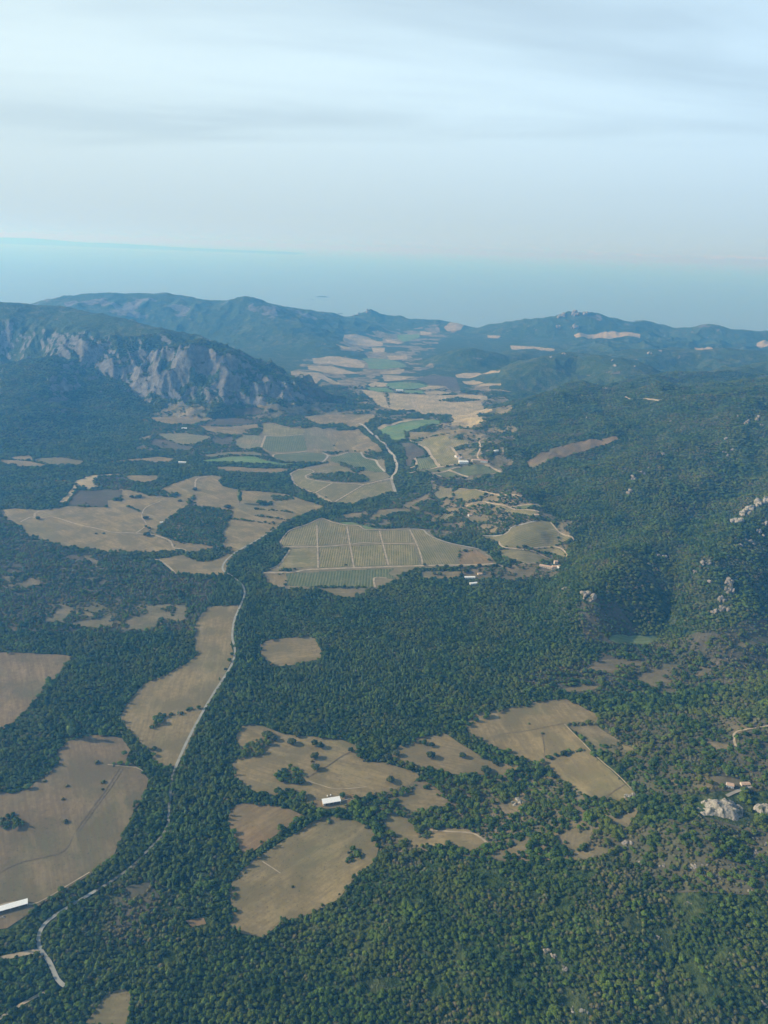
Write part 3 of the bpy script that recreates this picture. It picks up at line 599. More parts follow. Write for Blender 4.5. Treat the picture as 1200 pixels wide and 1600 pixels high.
# open, grazed ground with ragged limits along the floor of the far valley
DRYZ = [(PX, [(540,530),(600,512),(700,505),(715,520),(680,545),(650,560),(680,590),(770,600),(790,650),(775,690),(800,735),(720,755),(640,740),(640,700),(660,652),(600,668),(560,650),(480,690),(420,720),(300,720),(230,705),(240,650),(400,640),(520,640),(560,620),(450,590),(480,560),(540,560)]),
        (PX, [(560,800),(640,765),(760,750),(850,790),(890,850),(870,895),(800,890),(760,850),(680,830),(600,825)])]
rng = np.random.default_rng(7)
def subdiv(poly, step, amp, closed=True, seed=1):
    out = []
    n = len(poly)
    for i in range(n if closed else n - 1):
        a = poly[i]; b = poly[(i + 1) % n]
        k = max(1, int(np.hypot(*(b - a)) / step))
        for j in range(k): out.append(a + (b - a) * j / k)
    if not closed: out.append(poly[-1])
    out = np.array(out)
    if amp:
        out = out + amp * np.stack([fbm(out[:, 0] / 28, out[:, 1] / 28, 3, seed), fbm(out[:, 0] / 28 + 50, out[:, 1] / 28, 3, seed)], 1)
    return out
def inside(poly, x, y):
    r = np.zeros(x.shape, bool)
    m = (x > poly[:, 0].min()) & (x < poly[:, 0].max()) & (y > poly[:, 1].min()) & (y < poly[:, 1].max())
    ii = np.nonzero(m)[0]
    if not len(ii): return r
    xs, ys = x[ii], y[ii]; c = np.zeros(len(ii), bool)
    px, py = poly[:, 0], poly[:, 1]; qx, qy = np.roll(px, -1), np.roll(py, -1)
    for a, b, e, f in zip(px, py, qx, qy):
        if b == f: continue
        c ^= ((b > ys) != (f > ys)) & (xs < (e - a) * (ys - b) / (f - b) + a)
    r[ii] = c
    return r
def line_dist(line, x, y, lim):
    d = np.full(x.shape, 1e9)
    for i in range(len(line) - 1):
        ax, ay = line[i]; bx, by = line[i + 1]
        m = (x > min(ax, bx) - lim) & (x < max(ax, bx) + lim) & (y > min(ay, by) - lim) & (y < max(ay, by) + lim)
        ii = np.nonzero(m)[0]
        if not len(ii): continue
        dx, dy = bx - ax, by - ay
        t = np.clip(((x[ii] - ax) * dx + (y[ii] - ay) * dy) / max(dx * dx + dy * dy, 1e-9), 0, 1)
        d[ii] = np.minimum(d[ii], np.hypot(x[ii] - ax - dx * t, y[ii] - ay - dy * t))
    return d
# unproject every traced point in one go
_all, _idx = [], []
def _reg(frame, pts):
    p = K(*frame, pts); _idx.append((len(_all), len(p))); _all.extend(p); return len(_idx) - 1
_l = [_reg(e[1], e[2]) for e in LAND]; _w = [_reg(f, p) for f, p in WOOD]
_t = [_reg(f, p) for f, p, w in TREE_LINE]; _r = [_reg(e[1], e[2]) for e in ROADS]; _g = [_reg(f, p) for f, p, w in GAPS]; _d = [_reg(f, p) for f, p in DRYZ]
_xy = unproject(_all)
def _get(i): a, n = _idx[i]; return _xy[a:a + n]
LANDW = []
for e, i in zip(LAND, _l):
    raw = _get(i); r = np.hypot(*raw.mean(0))
    amp = 0.6 if e[0].startswith('vine') else min(4.5, 1.2 + r / 1300)
    LANDW.append((e[0], subdiv(raw, 8.0, amp, True, 11), raw, e[3] if len(e) > 3 else None))
WOODW = [subdiv(_get(i), 8.0, 4.0, True, 5) for i in _w]
LINEW = [(_get(i), w) for i, (f, p, w) in zip(_t, TREE_LINE)]
DRYW = [_get(i) for i in _d]
GAPW = [(_get(i), w) for i, (f, p, w) in zip(_g, GAPS)]
def smooth_line(p, step):
    n = len(p); out = []
    for i in range(n - 1):
        p0 = p[max(i - 1, 0)]; p1 = p[i]; p2 = p[i + 1]; p3 = p[min(i + 2, n - 1)]
        k = max(1, int(np.hypot(*(p2 - p1)) / step))
        for j in range(k):
            t = j / k
            out.append(0.5 * ((2 * p1) + (-p0 + p2) * t + (2 * p0 - 5 * p1 + 4 * p2 - p3) * t * t + (-p0 + 3 * p1 - 3 * p2 + p3) * t ** 3))
    out.append(p[-1])
    return np.array(out)
ROADW = [(e[0], smooth_line(_get(i), 6.0), e[3], e[4]) for e, i in zip(ROADS, _r)]

def openness(x, y):
    q = np.zeros(x.shape)
    wx = x + 150 * fbm(x / 260, y / 260, 4, 201); wy = y + 220 * fbm(x / 260, y / 260, 4, 202)
    for p in DRYW: q = np.maximum(q, inside(p, wx, wy).astype(float))
    return q * sstep(-0.28, 0.02, fbm(x / 120, y / 150, 4, 203))

# ---------------------------------------------------------------- materials
def new_mat(name):
    m = bpy.data.materials.new(name); m.use_nodes = True
    nt = m.node_tree; nt.nodes.clear()
    return m, nt
class G:
    def __init__(s, name, rough=0.9, spec=0.2):
        s.m, s.nt = new_mat(name); s.n = s.nt.nodes; s.l = s.nt.links
        s.out = N(s.n, 'ShaderNodeOutputMaterial'); s.b = N(s.n, 'ShaderNodeBsdfPrincipled')
        s.b.inputs['Roughness'].default_value = rough; s.b.inputs['Specular IOR Level'].default_value = spec
        s.l.new(s.b.outputs[0], s.out.inputs['Surface'])
        s.tc = N(s.n, 'ShaderNodeNewGeometry').outputs['Position']
    def noise(s, metres, detail=4.0, rough=0.55, vec=None, scale=(1, 1, 1), dist=0.0, fac=True):
        mp_ = N(s.n, 'ShaderNodeMapping'); mp_.inputs['Scale'].default_value = tuple(k / metres for k in scale)
        s.l.new(vec or s.tc, mp_.inputs[0])
        t = N(s.n, 'ShaderNodeTexNoise', inp={'Scale': 1.0, 'Detail': detail, 'Roughness': rough, 'Distortion': dist})
        s.l.new(mp_.outputs[0], t.inputs['Vector'])
        return t.outputs['Fac' if fac else 'Color']
    def rng(s, v, a, b, c=0.0, d=1.0, smooth=True):
        r = N(s.n, 'ShaderNodeMapRange', interpolation_type='SMOOTHSTEP' if smooth else 'LINEAR')
        for i, k in zip(('From Min', 'From Max', 'To Min', 'To Max'), (a, b, c, d)): r.inputs[i].default_value = k
        s.l.new(v, r.inputs['Value']); return r.outputs[0]
    def math(s, op, a, b=None, clamp=False):
        m = N(s.n, 'ShaderNodeMath', operation=op, use_clamp=clamp)
        for i, v in enumerate((a, b)):
            if v is None: continue
            if isinstance(v, (int, float)): m.inputs[i].default_value = v
            else: s.l.new(v, m.inputs[i])
        return m.outputs[0]
    def mix(s, f, a, b, mode='MIX'):
        m = N(s.n, 'ShaderNodeMix', data_type='RGBA', blend_type=mode)
        for i, v in ((0, f), (6, a), (7, b)):
            if isinstance(v, (int, float)): m.inputs[i].default_value = v
            elif isinstance(v, tuple): m.inputs[i].default_value = v + (1,) if len(v) == 3 else v
            else: s.l.new(v, m.inputs[i])
        return m.outputs[2]
    def attr(s, name, out='Fac', kind='GEOMETRY'):
        a = N(s.n, 'ShaderNodeAttribute', attribute_name=name, attribute_type=kind); return a.outputs[out]
    def bump(s, h, strength, dist):
        b = N(s.n, 'ShaderNodeBump'); b.inputs['Strength'].default_value = strength; b.inputs['Distance'].default_value = dist
        s.l.new(h, b.inputs['Height']); s.l.new(b.outputs[0], s.b.inputs['Normal'])
    def color(s, c):
        if isinstance(c, tuple): s.b.inputs['Base Color'].default_value = c + (1,)
        else: s.l.new(c, s.b.inputs['Base Color'])
        return s.m

def ground_material():
    g = G('woodland_floor_and_rock', 0.95, 0.1)
    fine = g.noise(9.0, 5.0, 0.65); mid = g.noise(60.0, 5.0, 0.6); big = g.noise(420.0, 4.0, 0.55)
    canopy = g.mix(g.rng(fine, 0.35, 0.68), (0.020, 0.042, 0.010), (0.074, 0.112, 0.026))  # self-shadow of the distant canopy is put into this darker green
    olive = g.mix(g.rng(fine, 0.35, 0.65), (0.06, 0.075, 0.026), (0.155, 0.155, 0.062))
    c = g.mix(g.math('MULTIPLY', g.rng(mid, 0.42, 0.66), g.rng(big, 0.35, 0.7, 0.2, 1.0)), canopy, olive)
    bare = g.mix(g.rng(fine, 0.3, 0.7), (0.17, 0.135, 0.085), (0.30, 0.24, 0.155))
    c = g.mix(g.math('MULTIPLY', g.rng(g.noise(90.0, 5.0, 0.7), 0.63, 0.70), 0.75), c, bare)
    dr = g.math('ADD', g.attr('open'), g.math('MULTIPLY', g.math('SUBTRACT', g.noise(30.0, 5.0, 0.7), 0.5), 1.6))
    grass = g.mix(g.rng(mid, 0.35, 0.65), (0.14, 0.13, 0.06), (0.33, 0.26, 0.15))
    c = g.mix(g.math('MULTIPLY', g.rng(dr, 0.55, 0.95), 0.85), c, grass)
    rk = g.mix(g.rng(g.noise(35.0, 6.0, 0.7), 0.3, 0.7), (0.085, 0.088, 0.08), (0.225, 0.215, 0.185))
    a = g.attr('rock')
    mask = g.math('ADD', a, g.math('MULTIPLY', g.math('SUBTRACT', g.noise(14.0, 5.0, 0.7), 0.5), 1.3))
    c = g.mix(g.rng(mask, 0.40, 0.62), c, rk)
    g.bump(g.math('ADD', fine, g.math('MULTIPLY', mid, 2.0)), 1.0, 7.0)
    return g.color(c)
def field_material(name, dark, light, patch, rows=0.0, rowcol=None, gap=6.0, tuft=0.0):
    g = G(name, 0.95, 0.1)
    oi = N(g.n, 'ShaderNodeObjectInfo').outputs['Random']
    n1_ = g.noise(70.0, 5.0, 0.6); n2_ = g.noise(8.0, 5.0, 0.7); n3_ = g.noise(240.0, 3.0, 0.5)
    c = g.mix(g.rng(n2_, 0.3, 0.7), dark, light)
    c = g.mix(g.math('MULTIPLY', g.rng(n1_, 0.42, 0.60), 0.8), c, patch)
    c = g.mix(g.rng(n3_, 0.48, 0.62, 0.0, 0.32), c, (0.15, 0.165, 0.07))
    # worn lines and mowing marks run along the field
    ac = g.attr('across'); al = g.attr('along')
    cb = N(g.n, 'ShaderNodeCombineXYZ'); g.l.new(ac, cb.inputs[0]); g.l.new(al, cb.inputs[1])
    streak = g.noise(5.0, 3.0, 0.6, cb.outputs[0], (1.0, 0.06, 1.0))
    c = g.mix(g.rng(streak, 0.36, 0.66, 0.0, 0.62), c, tuple(k * 0.55 for k in light))
    streak2 = g.noise(26.0, 4.0, 0.65, cb.outputs[0], (1.0, 0.22, 1.0))
    c = g.mix(g.rng(streak2, 0.50, 0.70, 0.0, 0.35), c, tuple(min(1, k * 1.35) for k in light))
    h = n2_
    if rows:
        w = g.math('SINE', g.math('MULTIPLY', ac, 2 * math.pi / gap))
        wob = g.noise(26.0, 4.0, 0.7)
        rm = g.math('MULTIPLY', g.rng(w, -0.25, 0.5), g.rng(wob, 0.34, 0.56, 0.15, 1.0))
        c = g.mix(g.math('MULTIPLY', rm, rows), c, rowcol); h = rm
    if tuft:
        t = g.noise(3.2, 3.0, 0.6)
        c = g.mix(g.math('MULTIPLY', g.rng(t, 0.60, 0.68), tuft), c, (0.05, 0.06, 0.028))
    c = g.mix(g.rng(oi, 0.0, 1.0, 0.0, 0.42, False), c, g.mix(0.5, c, (0.12, 0.10, 0.06)))
    g.bump(h, 0.5, 0.8)
    return g.color(c)
M = {}
M['ground'] = ground_material()
M['dry'] = field_material('dry_pasture', (0.235, 0.176, 0.075), (0.345, 0.268, 0.124), (0.165, 0.142, 0.062), tuft=0.5)
M['olive'] = field_material('olive_pasture', (0.145, 0.145, 0.062), (0.225, 0.21, 0.095), (0.23, 0.175, 0.09), tuft=0.5)
M['orange'] = field_material('ochre_stubble', (0.26, 0.165, 0.068), (0.35, 0.24, 0.11), (0.21, 0.155, 0.07), tuft=0.4)
M['sand'] = field_material('pale_stubble', (0.38, 0.30, 0.15), (0.54, 0.43, 0.23), (0.30, 0.24, 0.12))
M['green'] = field_material('green_crop', (0.105, 0.20, 0.060), (0.165, 0.27, 0.09), (0.20, 0.25, 0.10))
M['drygreen'] = field_material('greenish_grass', (0.17, 0.17, 0.072), (0.25, 0.235, 0.115), (0.29, 0.23, 0.125))
M['vine'] = field_material('vineyard_rows', (0.25, 0.21, 0.088), (0.38, 0.31, 0.145), (0.21, 0.195, 0.07), 0.62, (0.095, 0.12, 0.034), 6.5)
M['vineg'] = field_material('leafy_vineyard_rows', (0.15, 0.165, 0.066), (0.22, 0.225, 0.095), (0.13, 0.165, 0.06), 0.70, (0.060, 0.11, 0.032), 7.5)
M['heath'] = field_material('brown_heath', (0.085, 0.075, 0.046), (0.14, 0.115, 0.072), (0.075, 0.08, 0.045), tuft=0.6)
M['brush'] = field_material('dry_brush', (0.085, 0.078, 0.047), (0.15, 0.128, 0.078), (0.07, 0.08, 0.043), tuft=0.8)
M['scrub'] = field_material('thin_scrub_grass', (0.17, 0.14, 0.07), (0.27, 0.215, 0.115), (0.105, 0.108, 0.045), tuft=0.7)
M['brown'] = field_material('browned_pasture', (0.195, 0.142, 0.070), (0.285, 0.210, 0.108), (0.135, 0.115, 0.055), tuft=0.5)
M['parkland'] = field_material('open_wood_grass', (0.20, 0.155, 0.08), (0.29, 0.225, 0.125), (0.11, 0.105, 0.045), tuft=0.7)
M['headland'] = field_material('worn_headland', (0.22, 0.18, 0.09), (0.32, 0.26, 0.14), (0.17, 0.16, 0.075))
def flat_mat(name, col, var=0.2, metres=3.0, rough=0.9, spec=0.2):
    g = G(name, rough, spec)
    n = g.noise(metres, 4.0, 0.6)
    return g.color(g.mix(g.rng(n, 0.3, 0.7), tuple(k * (1 - var) for k in col), tuple(min(1, k * (1 + var)) for k in col)))
M['asphalt'] = flat_mat('worn_asphalt', (0.33, 0.325, 0.27), 0.15, 20.0)
M['shaded_lane'] = flat_mat('worn_lane_painted_shade', (0.22, 0.215, 0.17), 0.2, 12.0)  # same road as the asphalt, tree shade painted in as a darker colour
M['furrow'] = flat_mat('worn_furrow', (0.165, 0.13, 0.075), 0.3, 6.0)
M['gravel'] = flat_mat('pale_gravel', (0.36, 0.33, 0.26), 0.2, 15.0)
M['dirt'] = flat_mat('pale_dirt', (0.38, 0.31, 0.195), 0.25, 14.0)
M['white_roof'] = flat_mat('white_sheet_roof', (0.86, 0.86, 0.80), 0.05, 2.0, 0.6)
M['plaster'] = flat_mat('cream_plaster', (0.66, 0.57, 0.44), 0.1, 3.0)
M['white_wall'] = flat_mat('white_plaster', (0.78, 0.76, 0.70), 0.08, 3.0)
M['tile'] = flat_mat('clay_roof_tile', (0.42, 0.22, 0.13), 0.25, 1.5)
M['pale_tile'] = flat_mat('pale_roof_tile', (0.58, 0.40, 0.27), 0.2, 1.5)
M['dark'] = flat_mat('dark_opening', (0.03, 0.03, 0.03), 0.3, 1.0, 0.4, 0.5)
M['steel'] = flat_mat('galvanised_steel', (0.45, 0.46, 0.46), 0.1, 1.0, 0.5, 0.5)
M['bark'] = flat_mat('cork_oak_bark', (0.10, 0.07, 0.048), 0.3, 0.5)
def rock_mat(name, a_, b_):
    g = G(name, 0.9, 0.2)
    f1 = g.noise(2.2, 5.0, 0.7); f2 = g.noise(9.0, 4.0, 0.65)
    q = g.mix(g.rng(f1, 0.32, 0.62), a_, b_)
    q = g.mix(g.math('MULTIPLY', g.rng(f2, 0.50, 0.62), 0.85), q, (0.07, 0.085, 0.035))
    g.bump(f1, 0.8, 0.8)
    return g.color(q)
M['rock'] = rock_mat('weathered_granite', (0.15, 0.13, 0.10), (0.34, 0.30, 0.235))
M['whiterock'] = rock_mat('pale_granite', (0.18, 0.16, 0.125), (0.42, 0.385, 0.31))
M['hull'] = flat_mat('white_hull', (0.8, 0.8, 0.8), 0.05, 5.0, 0.4)
def leaf_mat(name, a, b, c_):
    g = G(name, 0.85, 0.15)
    oi = N(g.n, 'ShaderNodeObjectInfo').outputs['Random']
    col = g.mix(oi, a, b)
    col = g.mix(g.math('MULTIPLY', g.rng(g.noise(110.0, 4.0, 0.6), 0.42, 0.62), 0.8), col, c_)
    col = g.mix(g.math('MULTIPLY', g.rng(g.noise(30.0, 3.0, 0.6), 0.50, 0.66), 0.6), col, tuple(k * 1.45 for k in b))
    col = g.mix(g.math('MULTIPLY', g.rng(g.noise(45.0, 3.0, 0.6), 0.36, 0.48, 1.0, 0.0), 0.6), col, a)
    return g.color(col)
M['oak'] = leaf_mat('evergreen_oak_leaves', (0.026, 0.062, 0.009), (0.100, 0.158, 0.022), (0.128, 0.150, 0.022))
M['open_oak'] = leaf_mat('open_grown_oak_leaves', (0.024, 0.042, 0.012), (0.060, 0.085, 0.024), (0.070, 0.080, 0.024))
M['shrub'] = leaf_mat('maquis_leaves', (0.048, 0.065, 0.020), (0.125, 0.135, 0.045), (0.15, 0.125, 0.058))
M['poplar'] = leaf_mat('pale_broadleaf', (0.060, 0.105, 0.022), (0.14, 0.195, 0.045), (0.095, 0.15, 0.035))
def sea_material():
    g = G('sea_water', 0.28, 0.5)
    g.bump(g.noise(60.0, 4.0, 0.6), 0.3, 1.0)
    return g.color((0.06, 0.17, 0.25))
M['sea'] = sea_material()

# ---------------------------------------------------------------- object helpers
def tag(o, label=None, cat=None, group=None, kind=None):
    if label: o['label'] = label
    if cat: o['category'] = cat
    if group: o['group'] = group
    if kind: o['kind'] = kind
    return o
def mesh_np(name, verts, faces, mat, smooth=False, attrs=None):
    me = bpy.data.meshes.new(name)
    v = np.asarray(verts, np.float32); f = np.asarray(faces, np.int32)
    k = f.shape[1]
    me.vertices.add(len(v)); me.vertices.foreach_set('co', v.ravel())
    me.loops.add(f.size); me.loops.foreach_set('vertex_index', f.ravel())
    me.polygons.add(len(f))
    me.polygons.foreach_set('loop_start', np.arange(0, f.size, k, dtype=np.int32))
    if smooth: me.polygons.foreach_set('use_smooth', np.ones(len(f), bool))
    for an, av in (attrs or {}).items():
        a = me.attributes.new(an, 'FLOAT', 'POINT'); a.data.foreach_set('value', np.asarray(av, np.float32))
    me.materials.append(mat)
    me.update(calc_edges=True)
    return me
def link(name, me, parent=None, loc=None):
    o = bpy.data.objects.new(name, me); COL.objects.link(o)
    if parent: o.parent = parent
    if loc is not None: o.location = loc
    return o
def empty(name, loc, rz=0.0):
    o = bpy.data.objects.new(name, None); COL.objects.link(o); o.location = loc; o.rotation_euler = (0, 0, rz)
    o.empty_display_size = 1.0
    return o

# ---------------------------------------------------------------- the ground: one sheet, finer near the viewer
NR, NA = 1150, 1250
rad = np.concatenate([260.0 * (11500.0 / 260.0) ** (np.arange(NR) / (NR - 1.0)), [11900, 12500, 13500, 15000]])
ang = np.radians(np.linspace(-43, 43, NA))
RR, AA = np.meshgrid(rad, ang, indexing='ij')
GX = (RR * np.sin(AA)).ravel(); GY = (RR * np.cos(AA)).ravel()
GZ, ROCK = heights(GX, GY)
nR = len(rad)
i0 = (np.arange(nR - 1)[:, None] * NA + np.arange(NA - 1)[None, :]).ravel()
QF = np.stack([i0, i0 + 1, i0 + NA + 1, i0 + NA], 1)
Z2 = GZ.reshape(nR, NA)
gr = np.gradient(Z2, axis=0) / np.gradient(RR, axis=0); ga = np.gradient(Z2, axis=1) / np.maximum(np.gradient(AA, axis=1) * RR, 1e-6)
slope = np.hypot(gr, ga).ravel()
# rocky where it is steep or where a noisy ridge breaks through
rn = fbm(GX / 160, GY / 160, 4, 71)
rock_attr = rock_mask(GX, GY, ROCK, slope, RR.ravel())
mtop = sstep(60, 170, GZ) * sstep(6500, 7800, RR.ravel())
rock_attr = np.maximum(rock_attr, mtop * sstep(0.05, 0.35, rn + 0.4 * (ROCK - 0.3)))
gm = mesh_np('ground', np.stack([GX, GY, GZ], 1), QF, M['ground'], True, {'rock': rock_attr, 'open': openness(GX, GY)})
tag(link('ground', gm), kind='structure')
sx = [-90000, 90000]
sea_v, sea_f = [], []
ys = [7000, 11000, 16000, 26000, 50000, 120000, 380000]; xs_ = np.linspace(-235000, 235000, 9)
for yv in ys:
    for xv in xs_: sea_v.append((xv, yv, -60.0))
for i in range(len(ys) - 1):
    for j in range(8): a = i * 9 + j; sea_f.append((a, a + 1, a + 10, a + 9))
tag(link('sea', mesh_np('sea', sea_v, sea_f, M['sea'])), kind='structure')

# ---------------------------------------------------------------- fields: sheets a hand above the ground, each its own object
FC_X = GX[QF].mean(1); FC_Y = GY[QF].mean(1)
cls = np.full(len(QF), -1, np.int32)
for k, (kind, poly, raw, rowa) in enumerate(LANDW):
    cls[inside(poly, FC_X, FC_Y)] = k
FIELD_NAME = {'brown': 'pasture', 'dry': 'pasture', 'olive': 'pasture', 'orange': 'field', 'sand': 'field', 'green': 'field', 'drygreen': 'field', 'vine': 'vineyard', 'vineg': 'vineyard', 'heath': 'heath', 'brush': 'heath', 'scrub': 'scrubland', 'parkland': 'open_woodland', 'headland': 'field'}
for k, (kind, poly, raw, rowa) in enumerate(LANDW):
    fi = np.nonzero(cls == k)[0]
    if len(fi) < 2: continue
    f = QF[fi]
    uniq, inv = np.unique(f.ravel(), return_inverse=True)
    vx, vy, vz = GX[uniq].copy(), GY[uniq].copy(), GZ[uniq].copy()
    cnt = np.bincount(inv, minlength=len(uniq))
    bi = np.nonzero(cnt < 4)[0]
    r = np.hypot(vx, vy)
    P = poly; Q_ = np.roll(poly, -1, axis=0); D = Q_ - P; L2 = (D ** 2).sum(1) + 1e-9
    if len(bi) * len(P) < 6e6:
        wx, wy = vx[bi][:, None], vy[bi][:, None]
        t = np.clip(((wx - P[None, :, 0]) * D[None, :, 0] + (wy - P[None, :, 1]) * D[None, :, 1]) / L2[None], 0, 1)
        nx_, ny_ = P[None, :, 0] + D[None, :, 0] * t, P[None, :, 1] + D[None, :, 1] * t
        dd = np.hypot(nx_ - wx, ny_ - wy); j = dd.argmin(1); ar = np.arange(len(bi))
        ok = dd[ar, j] < r[bi] * 0.0030
        b2 = bi[ok]
        vx[b2] = nx_[ar, j][ok]; vy[b2] = ny_[ar, j][ok]; vz[b2] = hz(vx[b2], vy[b2])
    if rowa is not None: th = math.radians(rowa)
    else:
        e = raw[(np.arange(len(raw)) + 1) % len(raw)] - raw; q = np.hypot(e[:, 0], e[:, 1]).argmax(); th = math.atan2(e[q, 1], e[q, 0])
    off = 0.15 + 0.03 * (k % 7) + np.hypot(*raw.mean(0)) * 0.0001
    across = -vx * math.sin(th) + vy * math.cos(th); along = vx * math.cos(th) + vy * math.sin(th)
    name = FIELD_NAME[kind]
    me = mesh_np(name, np.stack([vx, vy, vz + off], 1), inv.reshape(-1, 4), M[kind], True, {'across': across, 'along': along})
    tag(link(name, me), kind='structure')
for name, ln, wid, mk in ROADW:
    d = np.gradient(ln, axis=0); d /= np.hypot(d[:, 0], d[:, 1])[:, None] + 1e-9
    nrm = np.stack([-d[:, 1], d[:, 0]], 1)
    wv = wid / 2 * (1 + 0.06 * fbm(ln[:, 0] / 25, ln[:, 1] / 25, 2, 13))
    vs = []
    for s in (-1, -0.5, 0, 0.5, 1):
        p = ln + nrm * (wv * s)[:, None]
        vs.append(np.stack([p[:, 0], p[:, 1], hz(p[:, 0], p[:, 1]) + 0.55 + np.hypot(p[:, 0], p[:, 1]) * 0.00025], 1))
    vs = np.stack(vs, 1); n = len(ln)
    fs = [(i * 5 + j, i * 5 + j + 1, i * 5 + j + 6, i * 5 + j + 5) for i in range(n - 1) for j in range(4)]
    tag(link(name, mesh_np(name, vs.reshape(-1, 3), fs, M[mk])), kind='structure')
# far coast across the water
cx = np.linspace(-52000, -9000, 90)
prof = 520 * (0.35 + 0.65 * sstep(-9000, -38000, cx)) * (0.8 + 0.35 * fbm(cx / 6000, cx * 0, 4, 3)) + 20
cv = []
for dyy, hh in ((-4000, -0.2), (-1500, 0.65), (0, 1.0), (3000, 0.6), (7000, -0.2)):
    cv.append(np.stack([cx, 78000 + dyy + cx * 0, -60 + prof * hh * 1.0], 1))
cv = np.stack(cv, 0).reshape(-1, 3)
cf = [(i * 90 + j, i * 90 + j + 1, (i + 1) * 90 + j + 1, (i + 1) * 90 + j) for i in range(4) for j in range(89)]
tag(link('distant_hills', mesh_np('distant_hills', cv, cf, M['ground'], True, {'rock': np.zeros(len(cv))})), kind='structure')

# ---------------------------------------------------------------- trees
def ico(sub):
    bm = bmesh.new(); bmesh.ops.create_icosphere(bm, subdivisions=sub, radius=1.0)
    v = np.array([q.co[:] for q in bm.verts]); f = np.array([[w.index for w in q.verts] for q in bm.faces]); bm.free()
    return v, f
ICO1, ICO2 = ico(1), ico(2)
def crown_mesh(name, seed, lumps, leaves, mat, leaf=0.45, hi=True):
    """lumps: (x, y, z, radius, squash). Leaf clumps are small tilted faces standing out of the lumps."""
    r = np.random.default_rng(seed); V, F = [], []; n = 0
    bv, bf = ICO2 if hi else ICO1
    for (x, y, z, rr_, sq) in lumps:
        off = r.uniform(0, 99)
        q = bv / np.linalg.norm(bv, axis=1)[:, None]
        d = 1 + 0.30 * vnoise(q[:, 0] * 2.1 + off, q[:, 1] * 2.1 + q[:, 2] * 2.7, seed) + 0.10 * r.normal(size=len(q))
        p = q * d[:, None] * rr_ * np.array([1, 1, sq]) + np.array([x, y, z])
        V.append(p); F.append(bf + n); n += len(p)
    L = np.array(lumps)
    k = r.integers(0, len(L), leaves)
    dr = r.normal(size=(leaves, 3)); dr[:, 2] = np.abs(dr[:, 2]) * 0.9 - 0.15; dr /= np.linalg.norm(dr, axis=1)[:, None]
    c = L[k, :3] + dr * (L[k, 3] * r.uniform(0.92, 1.22, leaves))[:, None] * np.stack([np.ones(leaves), np.ones(leaves), L[k, 4]], 1)
    a = r.normal(size=(leaves, 3)); a /= np.linalg.norm(a, axis=1)[:, None]
    b = np.cross(a, dr); b /= np.linalg.norm(b, axis=1)[:, None] + 1e-9
    s = (leaf * r.uniform(0.6, 1.3, leaves))[:, None]
    for q in (c + a * s, c + b * s, c - a * s * 0.8 - b * s * 0.6): V.append(q)
    i = np.arange(leaves)
    F.append(np.stack([n + i, n + leaves + i, n + 2 * leaves + i], 1))
    return mesh_np(name, np.concatenate(V), np.concatenate(F), mat)
def oak_lumps(seed, rad_=3.0, h=5.6, n=9):
    r = np.random.default_rng(seed); out = [(0, 0, h * 0.60, rad_ * 0.62, 0.8)]
    for i in range(n):
        a = i / n * 6.283 + r.uniform(-0.4, 0.4); d = rad_ * r.uniform(0.42, 0.72); s = rad_ * r.uniform(0.30, 0.48)
        out.append((d * math.cos(a), d * math.sin(a), h * r.uniform(0.42, 0.72), s, r.uniform(0.7, 0.95)))
    for i in range(3):
        a = r.uniform(0, 6.283); d = rad_ * r.uniform(0.1, 0.35)
        out.append((d * math.cos(a), d * math.sin(a), h * r.uniform(0.74, 0.86), rad_ * r.uniform(0.26, 0.40), 0.75))
    return out
def trunk_mesh(name, h, r0, mat, seed, limbs=4):
    r = np.random.default_rng(seed); V, F = [], []
    def tube(p0, p1, ra, rb):
        p0, p1 = np.array(p0, float), np.array(p1, float); ax = p1 - p0; ax /= np.linalg.norm(ax)
        u_ = np.cross(ax, [0.3, 0.9, 0.1]); u_ /= np.linalg.norm(u_); w_ = np.cross(ax, u_); b0 = len(V)
        for p, q in ((p0, ra), ((p0 + p1) / 2 + r.normal(size=3) * ra * 0.4, (ra + rb) / 2), (p1, rb)):
            for i in range(6): t = i / 6 * 6.283; V.append(p + (u_ * math.cos(t) + w_ * math.sin(t)) * q)
        for k in range(2):
            for i in range(6): j = (i + 1) % 6; F.append((b0 + k * 6 + i, b0 + k * 6 + j, b0 + k * 6 + 6 + j, b0 + k * 6 + 6 + i))
    tube((0, 0, -0.5), (0.1, 0, h * 0.5), r0, r0 * 0.7)
    for i in range(limbs):
        a = i / limbs * 6.283 + r.uniform(-0.5, 0.5)
        tube((0.1, 0, h * 0.42), (h * 0.3 * math.cos(a), h * 0.3 * math.sin(a), h * 0.75), r0 * 0.5, r0 * 0.15)
    return mesh_np(name, V, F, mat)
OAK = [crown_mesh('oak_crown', 100 + s, oak_lumps(200 + s, 3.0, 4.5 + 0.4 * (s % 3), 8 + s % 3), 330, M['oak'], 0.34, False) for s in range(5)]
OAK_BIG = [crown_mesh('open_oak_crown', 300 + s, oak_lumps(400 + s, 3.0, 4.2 + 0.4 * (s % 2), 12), 800, M['open_oak'], 0.24, True) for s in range(3)]
POP = [crown_mesh('poplar_crown', 500 + s, [(0, 0, 3.2, 1.5, 1.3), (0.4, 0.3, 5.6, 1.6, 1.4), (-0.4, 0.2, 7.6, 1.3, 1.4), (0.2, -0.5, 9.4, 0.9, 1.5), (0.9, 0.1, 4.4, 0.9, 1.1), (-0.8, -0.4, 5.0, 0.9, 1.2)], 260, M['poplar'], 0.32, False) for s in range(3)]
